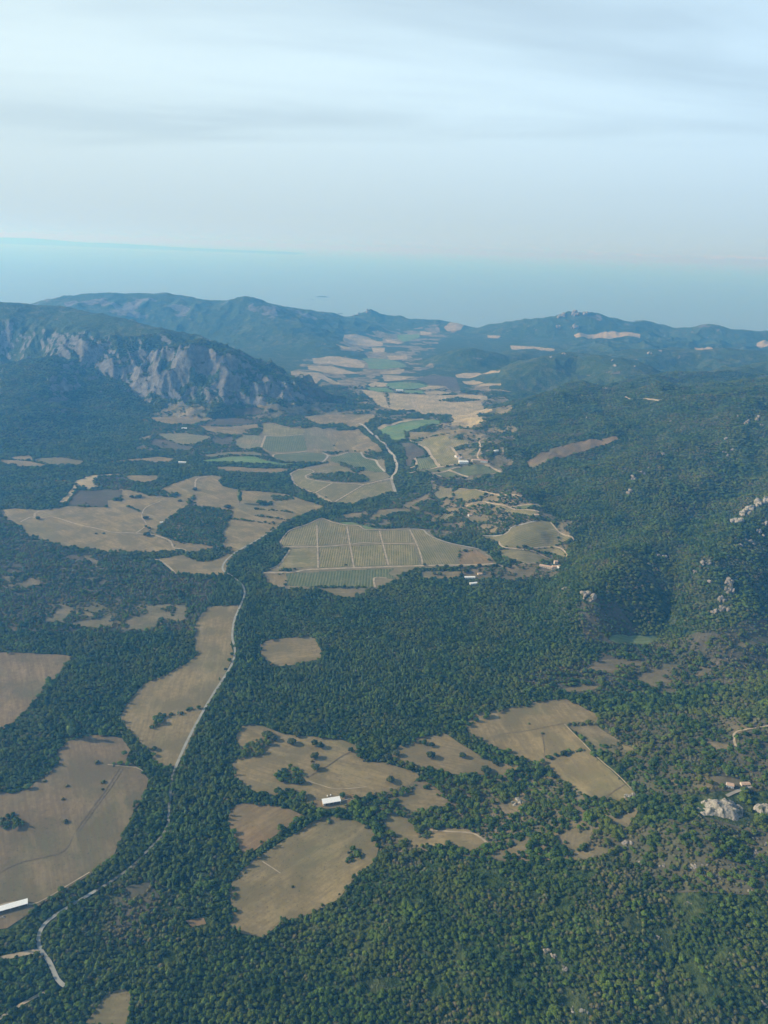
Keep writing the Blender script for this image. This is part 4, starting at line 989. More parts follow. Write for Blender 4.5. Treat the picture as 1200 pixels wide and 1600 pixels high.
SHR = [crown_mesh('shrub_crown', 600 + s, [(0, 0, 0.8, 1.1, 0.8), (0.8, 0.2, 0.6, 0.75, 0.8), (-0.6, 0.5, 0.6, 0.8, 0.8), (-0.2, -0.8, 0.55, 0.7, 0.8), (0.3, 0.9, 0.5, 0.6, 0.8)], 110, M['shrub'], 0.2, False) for s in range(3)]
OAK_T = [trunk_mesh('trunk', 5.6, 0.28, M['bark'], 700 + s) for s in range(2)]
POP_T = trunk_mesh('trunk', 9.0, 0.22, M['bark'], 720, 3)
SHR_T = trunk_mesh('stem', 1.4, 0.08, M['bark'], 730, 4)

def tree(name, x, y, z, rz, s, crown, trunk, label, cat, group=None, sz=None):
    r = empty(name, (x, y, z), rz); r.scale = (s, s, sz or s)
    link('trunk' if 'shrub' not in name else 'stem', trunk, r); link('crown', crown, r)
    return tag(r, label, cat, group)
FIRST = {}
# open-standing trees, each traced: (frame, x, y, crown width in photo px, kind, label)
SINGLE = [
 (R2, 57, 446, 18, 'o', 'broad dark oak at the west rim of the tan pasture above the white barn'),
 (R2, 85, 466, 11, 'o', 'small dark oak touching the broad one at the west rim of the barn pasture'),
 (R2, 170, 482, 16, 'o', 'round solitary oak with long shadow, upper west part of the barn pasture'),
 (R2, 195, 448, 11, 'o', 'small oak just below the woodland edge, above the round solitary oak'),
 (R2, 275, 488, 12, 'o', 'western one of two touching oaks in the upper middle of the barn pasture'),
 (R2, 300, 500, 13, 'o', 'eastern one of two touching oaks in the upper middle of the barn pasture'),
 (R2, 275, 549, 14, 'o', 'ragged oak halfway between the touching pair and the lowest round oak'),
 (R2, 262, 571, 6, 's', 'tiny shrub under the ragged oak of the barn pasture'),
 (R2, 278, 600, 15, 'o', 'low round oak, lowest of the column of oaks in the barn pasture'),
 (R2, 215, 667, 11, 'o', 'small oak beside the big oak clump north-west of the white barn'),
 (R2, 445, 519, 9, 'o', 'small bright green tree at the head of the faint track crossing the pasture'),
 (R2, 485, 497, 13, 'o', 'oak between the bright green tree and the dense woodland edge'),
 (R2, 630, 659, 14, 'o', 'solitary oak near the east corner of the barn pasture, uphill of the hedge'),
 (R2, 657, 537, 12, 'o', 'oak with purplish shadow where the green gully enters the two pastures'),
 (R2, 620, 552, 14, 'o', 'oak in the green gully between the two pastures'),
 (R2, 822, 495, 10, 'o', 'small oak at the east end of the bushy line in the middle pasture'),
 (R2, 818, 545, 14, 'o', 'round solitary oak in the centre of the middle pasture'),
 (R2, 968, 546, 12, 'o', 'small lone oak between the centre oak and the tree belt of the middle pasture'),
 (R2, 1122, 580, 11, 'o', 'lone oak close to the tree belt at the east end of the middle pasture'),
 (R2, 1075, 614, 17, 'o', 'largest round oak in the lower east part of the middle pasture'),
 (R2, 562, 722, 6, 's', 'little dark bush on the pasture edge east of the white barn'),
 (R2, 342, 857, 8, 's', 'flat dark shrub near the top of the large round-ended pasture'),
 (R2, 520, 880, 9, 's', 'dark shrub at the top east corner of the large round-ended pasture'),
 (S2, 171, 258, 5, 's', 'tiny dark bush alone in the middle of the large round-ended pasture'),
 (S2, 425, 288, 9, 's', 'bush on the east fringe of the large round-ended pasture'),
 (S2, 312, 383, 7, 's', 'upper of two small bushes at the south-east fringe of the large pasture'),
 (S2, 255, 405, 6, 's', 'lower of two small bushes at the south-east fringe of the large pasture'),
 (R1, 725, 512, 9, 'o', 'small oak by the roadside pasture just above the road hedge'),
 (R1, 801, 351, 8, 's', 'round bush at the east end of the short hedge in the roadside pasture'),
 (R1, 850, 346, 8, 's', 'flat bush between the short hedge and the road in the roadside pasture'),
 (R1, 315, 686, 6, 's', 'small shrub nearest the wood in the big curved pasture'),
 (R1, 483, 668, 8, 's', 'flat shrub beside the long straight furrow of the big curved pasture'),
 (R1, 295, 748, 6, 's', 'small shrub alone in the middle of the big curved pasture'),
 (R1, 306, 855, 9, 's', 'larger tufted bush low in the big curved pasture'),
 (R1, 210, 664, 6, 's', 'shrub below the wood corner at the top of the big curved pasture'),
 (R1, 480, 702, 5, 's', 'tiny shrub under the flat shrub by the straight furrow'),
 (R1, 455, 577, 9, 's', 'shrub on the upper rim of the big curved pasture'),
 (R1, 345, 440, 12, 'p', 'pale bright tree at the wood edge above the humped pasture'),
 (R3, 240, 537, 12, 'o', 'darkest bush in the hedge dividing the eastern pasture'),
 (R3, 185, 553, 6, 's', 'small bush west of the darkest bush in the dividing hedge'),
 (R3, 303, 524, 5, 's', 'last tiny bush at the east end of the dividing hedge'),
 (R3, 142, 440, 6, 's', 'bush standing on the cross fence of the eastern pasture'),
 (R3, 78, 394, 5, 's', 'tiny shrub in the upper west part of the eastern pasture'),
 (R3, 270, 830, 14, 'o', 'dark round oak in the small clearing below the eastern pasture'),
 (I5, 15, 466, 6, 'o', 'small tree at the west end of the row by the vineyard road'),
 (I5, 115, 478, 6, 'o', 'second small tree of the row by the vineyard road, counted from its west end'),
 (I5, 183, 480, 7, 'o', 'third small tree of the row by the vineyard road, counted from its west end'),
 (I5, 302, 482, 8, 'o', 'fourth small tree of the row by the vineyard road, counted from its west end'),
 (I5, 445, 472, 7, 'o', 'round tree standing against the pale vineyard road near its east bend'),
 (I5, 550, 474, 6, 'o', 'small tree at the east bend of the pale vineyard road'),
 (I5, 95, 537, 7, 'o', 'small tree in the dry strip south of the vineyard road, western of two'),
 (I5, 135, 541, 8, 'o', 'small tree in the dry strip south of the vineyard road, eastern of two'),
 (I5, 340, 520, 11, 'o', 'full dark tree just uphill of the long white shed'),
 (I5, 300, 546, 7, 'o', 'small tree at the west end of the long white shed'),
 (I5, 545, 541, 6, 'o', 'small tree in the grass well east of the white sheds'),
 (I5, 690, 438, 9, 'o', 'western half of the twin trees in the vineyard below the farmstead track'),
 (I5, 712, 438, 9, 'o', 'eastern half of the twin trees in the vineyard below the farmstead track'),
 (I5, 795, 326, 8, 'o', 'round dark tree on the brown patch inside the eastern vineyard'),
 (I5, 680, 487, 7, 'o', 'small tree on the slope west of the cream farmstead'),
 (A5, 425, 727, 9, 'o', 'dark clump on the tan grazing slope under its pale track'),
 (A5, 680, 862, 13, 'o', 'wide dark oak clump above the olive grove'),
 (A5, 780, 822, 9, 'p', 'tall pale tree on the grazing slope east of the olive grove'),
 (A5, 960, 838, 14, 'o', 'widest dark clump on the grazing slope east of the olive grove'),
 (A5, 265, 770, 10, 'o', 'dark clump at the end of the wooded strip on the grazing slope'),
 (A5, 305, 817, 8, 's', 'flat bush on the grazing slope north-west of the olive grove'),
 (A5, 193, 692, 8, 'o', 'small tree on the crest of the grazing slope'),
 (A5, 500, 76, 5, 's', 'tiny bush high on the far slope beneath the cliffs'),
 (G5, 300, 606, 7, 'o', 'single tree at the fork of the pale farm track'),
 (G5, 1030, 438, 8, 'o', 'western of two dark trees beside the brown heath square'),
 (G5, 1085, 434, 12, 'o', 'eastern of two dark trees beside the brown heath square'),
 (G5, 750, 722, 5, 's', 'western of two small bushes below the long pale farm track'),
 (G5, 812, 721, 5, 's', 'eastern of two small bushes below the long pale farm track'),
 (G5, 1142, 602, 9, 'o', 'dark tree halfway along the short north track west of the olive grove'),
 (G5, 1152, 732, 12, 'o', 'dark tree where the farm tracks meet west of the olive grove'),
 (H5, 232, 502, 6, 'o', 'small tree at the west corner of the big vineyard, beside its road'),
 (H5, 302, 498, 5, 'o', 'tiny tree east of the vineyard corner tree'),
 (H5, 700, 466, 5, 's', 'bush inside the second vineyard plot from the west'),
 (H5, 132, 133, 5, 's', 'bush on the striped field just across the river woods'),
]
sp = unproject([K(*e[0], [(e[1], e[2])])[0] for e in SINGLE])
for i, (e, p) in enumerate(zip(SINGLE, sp)):
    z = float(hz(p[0], p[1])[0])
    dist = math.sqrt(p[0] ** 2 + p[1] ** 2 + (CAM_H - z) ** 2)
    wm = e[3] * dist / FPX * 0.95
    # the traced point is the crown's middle: step back down the line of sight to its foot
    if e[4] == 'o':
        s = wm / 6.4; tree('oak_tree', p[0], p[1] - 1.2 * s, z, i * 1.7, s, OAK_BIG[i % 3], OAK_T[i % 2], e[5], 'tree', None, min(s, 2.2) * 1.0)
    elif e[4] == 'p':
        s = wm / 4.0; tree('broadleaf_tree', p[0], p[1] - 3 * s, z, i * 1.3, s, POP[i % 3], POP_T, e[5], 'tree')
    else:
        s = wm / 3.2; tree('shrub', p[0], p[1], z, i * 1.1, s, SHR[i % 3], SHR_T, e[5], 'shrub')

# woodland: jittered stands over everything that is not open land
SXY = np.array(sp)
def woods():
    out = []
    bands = [(430, 800, 4.4), (800, 1200, 4.7), (1200, 1700, 5.2), (1700, 2400, 6.2), (2400, 3300, 8.0), (3300, 4700, 9.6)]
    for bi, (r0, r1, s) in enumerate(bands):
        g = np.arange(-r1 * 0.75, r1 * 0.75, s); h = np.arange(200, r1, s)
        x, y = np.meshgrid(g, h); x = x.ravel() + rng.uniform(-0.45, 0.45, x.size) * s * 1.5; y = y.ravel() + rng.uniform(-0.68, 0.68, y.size) * s
        r = np.hypot(x, y); m = (r >= r0) & (r < r1) & (np.abs(np.arctan2(x, y)) < 0.68)
        x, y = x[m], y[m]
        z, rk = heights(x, y)
        px, py = project(x, y, z)
        m = (px > -130) & (px < 1330) & (py > 400) & (py < 1700)
        out.append(np.stack([x[m], y[m], z[m], np.full(m.sum(), s), rk[m]], 1))
    return np.concatenate(out)
W = woods()
X, Y, Z, S, RK = W.T
c = np.full(len(X), -1, np.int32)
for k, (kind, poly, raw, rowa) in enumerate(LANDW): c[inside(poly, X, Y)] = k
wood = c < 0
dens = fbm(X / 34, Y / 34, 3, 51)
big = fbm(X / 220, Y / 220, 3, 52)
small = rng.uniform(0, 1, len(X))
wood &= ~((openness(X, Y) > 0.5) & (small > 0.22 + 0.9 * np.clip(dens, -0.2, 0.6)))
thin_k = {'scrub': (0.00, 0.75), 'brush': (-0.50, 0.92), 'heath': (0.45, 0.3), 'parkland': (-0.42, 0.97)}
for k, (kind, poly, raw, rowa) in enumerate(LANDW):
    if kind in thin_k:
        a, pr = thin_k[kind]; m = c == k
        wood[m] = (dens[m] > a) & (small[m] < pr)
for poly in WOODW: wood |= inside(poly, X, Y)
for ln, wdt in LINEW: wood |= (line_dist(ln, X, Y, 30) < np.maximum(wdt, S) / 2 + 0.4)
# bushes creep in over the edges of the pastures
for k, (kind, poly, raw, rowa) in enumerate(LANDW):
    if kind in ('dry', 'brown', 'olive', 'orange', 'sand'):
        m = np.nonzero((c == k) & (np.hypot(X, Y) < 3200))[0]
        if len(m):
            e_ = line_dist(np.vstack([poly, poly[:1]]), X[m], Y[m], 12)
            wood[m] |= (e_ < 3.0 + 8 * dens[m]) & (small[m] < 0.4)
# small openings in the woodland where pale ground shows
op = (dens + 0.5 * big < -0.62) & (c < 0)
wood &= ~(op & (small < 0.7))
P_X, P_Y = project(X, Y, Z)
south = (P_X > 560) & (P_Y > 1180) & (c < 0)
wood &= ~(south & (fbm(X / 26, Y / 26, 2, 88) < -0.50))
for name, ln, wdt, mk in ROADW:
    wood &= ~(line_dist(ln, X, Y, 40) < wdt / 2 + (0.3 if mk == 'shaded_lane' else 0.5 + S * 0.12))
for ln, wdt in GAPW: wood &= ~(line_dist(ln, X, Y, 30) < wdt / 2)
mk_ = RK > 0.05
if mk_.any():
    xi, yi, zi = X[mk_], Y[mk_], Z[mk_]
    sl = np.hypot(hz(xi + 6, yi) - zi, hz(xi, yi + 6) - zi) / 6
    bad = np.zeros(len(X), bool); bad[mk_] = rock_mask(xi, yi, RK[mk_], sl, np.hypot(xi, yi)) > 0.4
    wood &= ~bad
# stone outcrops: (frame, x, y, width photo px, height ratio, stones, pale?, label, group)
OUTCROP = [
 (S2, 420, 368, 6, 0.7, 2, 1, 'single bright white boulder at the wood edge beside the large round-ended pasture', None),
 (S2, 1072, 452, 4, 0.7, 1, 0, 'small pale boulder deep in the closed oak canopy', None),
 (R3, 980, 790, 62, 0.13, 46, 1, 'largest bare granite dome, below the white hillside house', None),
 (R3, 1190, 790, 34, 0.16, 22, 1, 'bare granite dome just east of the largest dome', None),
 (R3, 35, 765, 24, 0.25, 6, 1, 'pale stone heap in the small clearing under the eastern pasture', None),
 (R3, 540, 735, 16, 0.4, 5, 1, 'white stone heap at the lowest tip of the eastern pasture', None),
 (R3, 572, 728, 8, 0.4, 2, 1, 'small white boulder right beside the stone heap at the pasture tip', None),
 (Q3, 640, 1, 1, 0.3, 1, 0, None, None),
]
def oc(fr, pts, label, group, pale=0, hr=0.35, st=5):
    for k, (a, b, w) in enumerate(sorted(pts)):
        full = label
        if group: full = ('leftmost', 'second from the left', 'third from the left', 'fourth from the left', 'fifth from the left', 'sixth from the left', 'seventh from the left', 'eighth from the left', 'ninth from the left', 'tenth from the left', 'eleventh from the left', 'twelfth from the left')[k] + ' of ' + label
        OUTCROP.append((fr, a, b, w, hr, st, pale, full, group))
OUTCROP.pop()
OUTCROP.append((S1, 15, 400, 9, 0.3, 4, 0, 'low reddish brown rubble heap just below the long white-roofed barn', None))
I6 = (800, 700, 3.0); S3 = (800, 1300, 3.0)
oc(I6, [(1050,345,14),(1085,310,13),(1120,285,15),(1160,262,14),(1190,248,12)], 'the pale rocks on the long stone crest, right hillside', 'long stone crest rocks', 1, 0.45, 9)
oc(I6, [(1015,635,13),(1020,675,12),(985,710,10),(995,755,11),(950,770,9)], 'the tall grey rocks down the spur above the gully', 'spur rocks above the gully', 0, 0.6, 8)
oc(I6, [(890,540,9),(925,545,10),(930,630,8),(860,580,7)], 'the small rocks at the head of the rocky spur', 'spur head rocks', 0, 0.5, 4)
oc(I6, [(345,690,13),(380,705,11)], 'the two rocks at the wooded knoll foot near the farmstead', 'knoll foot rocks', 0, 0.5, 6)
oc(I6, [(240,662,9)], 'flat rock between the knoll foot rocks and the cream farmstead', None, 0, 0.3, 4)
oc(I6, [(605,118,16),(575,145,10),(555,205,9),(640,95,9),(690,90,7),(712,25,7)], 'the rocks strung along the middle ridge of the hillside', 'middle ridge rocks', 0, 0.5, 5)
oc(I6, [(995,20,8),(1030,12,8),(1010,35,7)], 'the rocks clustered above the middle ridge of the hillside', 'upper hillside rocks', 0, 0.5, 4)
oc(I6, [(1115,440,11),(1075,460,8),(1160,400,9),(1190,360,9)], 'the scattered rocks just below the long stone crest', 'rocks below the crest', 0, 0.5, 4)
oc(I6, [(690,505,7),(720,510,7)], 'the two low rocks beside the dark clearing line', 'knoll top rocks', 0, 0.4, 4)
oc(Q3, [(1100,720,12),(1150,705,14),(1175,735,10),(1000,800,9),(1030,850,8),(710,870,9),(1060,690,7)], 'the rocks on the slope under the right hillside skyline', 'skyline slope rocks', 0, 0.5, 5)
oc(S3, [(540,55,18),(600,145,12),(710,160,12),(775,75,8),(850,160,12),(910,160,9)], 'the weathered rocks in scrub under the granite domes', 'rocks under the domes', 0, 0.28, 6)
oc(S3, [(1140,100,13),(990,20,10),(970,215,8),(970,275,7),(1115,275,9),(1190,60,8)], 'the rocks among oaks on the far right slope', 'rocks on the oak slope', 0, 0.3, 5)
oc(S3, [(160,565,13),(200,585,12),(245,645,13),(215,618,6)], 'the reddish rocks in the gap of the oak wood', 'rocks in the oak gap', 0, 0.22, 6)
oc(S3, [(235,810,7),(280,832,9),(340,840,14)], 'the pale slabs low in the closed oak wood', 'pale slabs in the oak wood', 1, 0.25, 4)
oc(S3, [(1185,810,10),(690,492,8),(830,333,8)], 'the isolated rocks in the closed oak wood', 'isolated wood rocks', 0, 0.25, 4)
oc(Q3, [(180,415,8),(240,400,8),(470,430,8),(480,455,10),(640,400,12),(690,385,10),(580,460,6),(265,650,6),(350,700,6),(390,690,5),(745,715,6),(440,560,6)], 'the small pale rocks dotting the far low hills', 'far low hill rocks', 1, 0.5, 4)
oc(Q3, [(290,272,16),(215,275,12),(230,225,18),(300,215,18),(350,212,16)], 'the bare rock faces of the flat-topped far hill', 'far hill rock faces', 0, 0.5, 6)
oc(Q2, [(520,205,12),(540,192,9),(480,215,10),(460,222,8)], 'the bare rocks of the pointed far peak by the sea', 'far peak rocks', 0, 0.5, 5)
op_ = unproject([K(*o[0], [(o[1], o[2])])[0] for o in OUTCROP])
def stone(seed, sub=ICO2):
    bv, bf = sub; r = np.random.default_rng(seed); q = bv.copy(); o = r.uniform(0, 50)
    for k in range(10):
        nrm = r.normal(size=3); nrm /= np.linalg.norm(nrm); dd = q @ nrm; lim = r.uniform(0.45, 0.80)
        q = q - np.outer(np.maximum(dd - lim, 0), nrm)
    d = 1 + 0.10 * vnoise(q[:, 0] * 2 + o, q[:, 1] * 2 + q[:, 2] * 1.7, seed) + 0.03 * r.normal(size=len(q))
    return q * d[:, None], bf
for i, (o, p) in enumerate(zip(OUTCROP, op_)):
    fr, a, b, w, hr, ns, pale, label, group = o
    z0 = float(hz(p[0], p[1])[0]); dist = math.sqrt(p[0] ** 2 + p[1] ** 2 + (CAM_H - z0) ** 2)
    wm = w * dist / FPX * ((0.95 if z0 < 20 or fr != I6 else 1.35) if dist < 2600 else 0.75); r = np.random.default_rng(900 + i); V, F = [], []; n = 0
    for k in range(ns):
        q, f = stone(1000 + i * 20 + k)
        s = wm * (0.5 if ns <= 2 else (r.uniform(0.16, 0.34) if ns < 20 else r.uniform(0.06, 0.18))) * (1 if k else 1.2)
        ox, oy = (r.uniform(-0.38, 0.38) * wm * (k > 0), r.uniform(-0.38, 0.38) * wm * (k > 0) * 1.0)
        zz_ = float(hz(p[0] + ox, p[1] + oy)[0]) - z0
        th = r.uniform(0, 6.28); sx_, sy_, sz_ = s, s * r.uniform(0.6, 1.0), s * hr * 2 * r.uniform(0.7, 1.2)
        q = q * np.array([sx_, sy_, sz_]); q = q @ np.array([[math.cos(th), math.sin(th), 0], [-math.sin(th), math.cos(th), 0], [0, 0, 1]])
        V.append(q + np.array([ox, oy, zz_ + sz_ * 0.25])); F.append(f + n); n += len(q)
    if ns >= 20:      # a broad bare dome: one cracked, uneven sheet of stone swelling out of the hillside
        g_ = 56; u_ = np.linspace(-1, 1, g_); A_, B_ = np.meshgrid(u_, u_)
        ex = A_ * wm * 0.62; ey = B_ * wm * 0.50
        rr3 = np.hypot(A_, B_) + 0.42 * fbm(ex / 11 + i * 7, ey / 11, 3, i)
        hh = hr * wm * (1 - sstep(0.15, 0.92, rr3)) * (1 + 0.5 * ridged(ex / 13 + i, ey / 9, 3, i + 3)) + 1.1 * ridged(ex / 3.2, ey / 2.4, 2, i + 5) - 2.6 * sstep(0.55, 0.95, rr3)
        hh = hh + hz((p[0] + ex).ravel(), (p[1] + ey).ravel()).reshape(hh.shape) - z0
        V = [np.stack([ex.ravel(), ey.ravel(), hh.ravel()], 1)]
        q_ = (np.arange(g_ - 1)[:, None] * g_ + np.arange(g_ - 1)[None, :]).ravel()
        F = [np.stack([q_, q_ + 1, q_ + g_ + 1, q_ + g_], 1)]
    ob = link('boulder' if ns <= 2 else 'rock_outcrop', mesh_np('rock', np.concatenate(V), np.concatenate(F), M['whiterock'] if pale else M['rock']), None, (p[0], p[1], z0))
    tag(ob, label, 'rock', group)
    wood &= ~(np.hypot(X - p[0], (Y - p[1]) ) < wm * (0.46 if z0 < 20 else 0.62))

# ---------------------------------------------------------------- buildings
def box(V, F, x0, x1, y0, y1, z0, z1):
    n = len(V)
    V += [(x0, y0, z0), (x1, y0, z0), (x1, y1, z0), (x0, y1, z0), (x0, y0, z1), (x1, y0, z1), (x1, y1, z1), (x0, y1, z1)]
    F += [(n, n + 3, n + 2, n + 1), (n + 4, n + 5, n + 6, n + 7), (n, n + 1, n + 5, n + 4), (n + 1, n + 2, n + 6, n + 5), (n + 2, n + 3, n + 7, n + 6), (n + 3, n, n + 4, n + 7)]
BUILT = []
def spot(fr, a, b):
    p = unproject(K(*fr, [(a, b)]))[0]; return p[0], p[1], float(hz(p[0], p[1])[0])
def house(name, fr, a, b, L, Wd, H, rot, wall, roof, label, cat='house', gable=1.6, open_front=False, windows=3, group=None, mono=False):
    x, y, z = spot(fr, a, b); th = math.radians(rot)
    e = empty(name, (x, y, z), th)
    hl, hw = L / 2, Wd / 2; V, F = [], []
    if open_front:
        box(V, F, -hl, hl, hw - 0.2, hw, -1.5, H); box(V, F, -hl, -hl + 0.2, -hw, hw - 0.2, -1.5, H); box(V, F, hl - 0.2, hl, -hw, hw - 0.2, -1.5, H)
        box(V, F, -hl + 0.2, -hl + L * 0.13, -hw, -hw + 0.2, -1.5, H)
    else:
        box(V, F, -hl, hl, -hw, hw, -1.5, H)
    if not mono:
        n = len(V); V += [(-hl, -hw, H), (-hl, hw, H), (-hl, 0, H + gable), (hl, -hw, H), (hl, hw, H), (hl, 0, H + gable)]
        F += [(n, n + 2, n + 1, n), (n + 3, n + 4, n + 5, n + 3)]
        F = [q if len(set(q)) == 4 else q for q in F]
    me = bpy.data.meshes.new('wall'); me.from_pydata(V, [], [tuple(dict.fromkeys(q)) for q in F]); me.materials.append(M[wall]); link('wall', me, e)
    V, F = [], []; ov = 0.5; t = 0.18
    if mono:
        n = 0; V = [(-hl - ov, -hw - ov, H + 0.05), (hl + ov, -hw - ov, H + 0.05), (hl + ov, hw + ov, H + gable), (-hl - ov, hw + ov, H + gable)]
        V += [(q[0], q[1], q[2] + t) for q in V]; F = [(3, 2, 1, 0), (4, 5, 6, 7), (0, 1, 5, 4), (1, 2, 6, 5), (2, 3, 7, 6), (3, 0, 4, 7)]
    else:
        k = gable / hw
        prof_ = [(-hw - ov, H - ov * k + 0.04), (0, H + gable + 0.04), (hw + ov, H - ov * k + 0.04), (hw + ov, H - ov * k + t + 0.04), (0, H + gable + t + 0.04), (-hw - ov, H - ov * k + t + 0.04)]
        V = [(-hl - ov, q[0], q[1]) for q in prof_] + [(hl + ov, q[0], q[1]) for q in prof_]
        F = [(i, (i + 1) % 6, 6 + (i + 1) % 6, 6 + i) for i in range(6)] + [(5, 4, 1, 0), (4, 3, 2, 1), (6, 7, 10, 11), (7, 8, 9, 10)]
    me = bpy.data.meshes.new('roof'); me.from_pydata(V, [], F); me.materials.append(M[roof]); bm = bmesh.new(); bm.from_mesh(me); bmesh.ops.recalc_face_normals(bm, faces=bm.faces); bm.to_mesh(me); bm.free()
    link('roof', me, e)
    if open_front:
        for i in range(5):
            V, F = [], []; px_ = -hl + L * 0.16 + i * (L * 0.84 - 0.5) / 4; box(V, F, px_, px_ + 0.3, -hw, -hw + 0.3, -1.5, H)
            me = bpy.data.meshes.new('post'); me.from_pydata(V, [], F); me.materials.append(M['steel']); link('post', me, e)
    else:
        for i in range(windows):
            px_ = -hl + (i + 0.5) * L / windows
            V, F = [], []
            door = i == windows // 2
            box(V, F, px_ - 0.6, px_ + 0.6, -hw - 0.06, -hw + 0.02, 0 if door else 1.0, 2.2)
            me = bpy.data.meshes.new('door' if door else 'window'); me.from_pydata(V, [], F); me.materials.append(M['dark']); link('door' if door else 'window', me, e)
    tag(e, label, cat, group); BUILT.append((x, y, max(L, Wd) * 0.55))
    return e
house('barn', R2, 353, 763, 27, 9.5, 4.6, 17, 'plaster', 'white_roof', 'open-fronted barn with bright white roof on the south edge of the tan pasture', 'barn', 1.0, True, mono=True)
house('barn', S1, 36, 362, 46, 7.2, 3.8, 25, 'plaster', 'white_roof', 'long white-roofed barn cut by the picture edge, beside the curved pasture', 'barn', 0.9, True, mono=True)
house('house', R3, 1020, 688, 9.5, 7, 4.5, -18, 'white_wall', 'pale_tile', 'small white house with reddish roof above the largest granite dome', 'house', 1.8)
house('house', R3, 1092, 680, 13, 6, 3.0, 5, 'plaster', 'pale_tile', 'low cream house east of the small white house, by the pale drive', 'house', 1.2)
house('shed', I5, 370, 566, 27, 8, 3.5, 6, 'white_wall', 'white_roof', 'long white shed just south of the full dark tree', 'shed', 1.0)
house('shed', I5, 398, 613, 20, 7, 3.5, 18, 'white_wall', 'white_roof', 'lower white shed at the wood edge, south-east of the long shed', 'shed', 1.0)
house('farmhouse', I5, 965, 482, 34, 11, 4.5, -22, 'plaster', 'pale_tile', 'long low cream wing of the farmstead at the end of the valley road', 'house', 2.0, windows=6)
house('farmhouse', I5, 1040, 462, 9, 9, 11.0, 5, 'plaster', 'pale_tile', 'tall cream tower-like house of the farmstead', 'house', 1.6)
house('farmhouse', I5, 1045, 488, 22, 10, 6.0, 3, 'plaster', 'pale_tile', 'squat cream house in front of the tower-like house of the farmstead', 'house', 2.0, windows=4)
house('farmhouse', I5, 1068, 486, 9, 8, 5.5, 30, 'white_wall', 'pale_tile', 'small pale house on the east side of the farmstead', 'house', 1.4)
house('cottage', I5, 448, 540, 11, 8, 4.0, 10, 'plaster', 'pale_tile', 'small cream cottage east of the long white shed', 'house', 1.5)
house('cottage', D5, 1092, 580, 12, 9, 5.0, 5, 'plaster', 'pale_tile', 'lone cream cottage at the top corner of the eastern vineyard', 'house', 1.5)
house('cottage', D5, 572, 578, 12, 8, 4.0, 20, 'white_wall', 'pale_tile', 'cottage in the bushy plots north of the big vineyard', 'house', 1.5)
house('winery_hall', D5, 520, 166, 34, 20, 6.5, 3, 'white_wall', 'white_roof', 'large pale hall at the west end of the hamlet above the green triangular vineyard', 'building', 2.2, windows=5)
house('winery_hall', D5, 470, 120, 16, 12, 6.0, 40, 'white_wall', 'pale_tile', 'white house furthest north-west in the hamlet above the triangular vineyard', 'building', 2.0)
house('winery_hall', D5, 495, 132, 14, 10, 6.0, 0, 'white_wall', 'pale_tile', 'white house between the large hall and the north-west house of the hamlet', 'building', 2.0)
house('winery_hall', D5, 618, 152, 30, 12, 6.0, 5, 'plaster', 'pale_tile', 'cream building in the middle of the hamlet, at the vineyard top', 'building', 2.2, windows=5)
house('winery_hall', D5, 682, 158, 26, 14, 6.0, -12, 'white_wall', 'tile', 'white building with pinkish roof at the east side of the hamlet', 'building', 2.4, windows=5)
house('cottage', D5, 775, 78, 18, 10, 5.0, 35, 'white_wall', 'white_roof', 'white cottage alone in the woods north-east of the hamlet', 'house', 1.5)
house('shed', A5, 340, 252, 22, 14, 5.0, 10, 'white_wall', 'white_roof', 'white shed among dark trees beneath the rocky cliffs', 'shed', 1.6)
house('shed', A5, 325, 517, 28, 12, 4.5, 0, 'white_wall', 'white_roof', 'white shed in the woods between the green strip and the grazing slope', 'shed', 1.6)
house('shed', C5, 322, 254, 40, 20, 6.0, 5, 'white_wall', 'white_roof', 'white shed between the two far bright green fields', 'shed', 2.0)
house('shed', Q4, 757, 352, 9, 6, 3.5, 20, 'white_wall', 'white_roof', 'tiny white shed at the west edge of the olive grove', 'shed', 1.0)
# the two little white tanks behind the barn, each on a short stand
for a, b, lb in ((335, 734, 'left white water tank behind the open-fronted barn'), (350, 730, 'right white water tank behind the open-fronted barn')):
    x, y, z = spot(R2, a, b); e = empty('water_tank', (x, y, z), 0.3)
    bm = bmesh.new(); bmesh.ops.create_cone(bm, cap_ends=True, segments=20, radius1=1.0, radius2=1.0, depth=1.9); bmesh.ops.translate(bm, verts=bm.verts, vec=(0, 0, 1.45))
    bmesh.ops.create_cone(bm, cap_ends=True, segments=20, radius1=1.0, radius2=0.25, depth=0.4, matrix=Matrix.Translation((0, 0, 2.61)))
    me = bpy.data.meshes.new('tank_body'); bm.to_mesh(me); bm.free(); me.materials.append(M['white_wall']); link('tank_body', me, e)
    V, F = [], []; box(V, F, -0.9, 0.9, -0.9, 0.9, -0.6, 0.48); me = bpy.data.meshes.new('stand'); me.from_pydata(V, [], F); me.materials.append(M['steel']); link('stand', me, e)
    tag(e, lb, 'tank')
for bx_, by_, br_ in BUILT: wood &= ~(np.hypot(X - bx_, Y - by_ + br_ * 0.4) < br_ + 1.5)

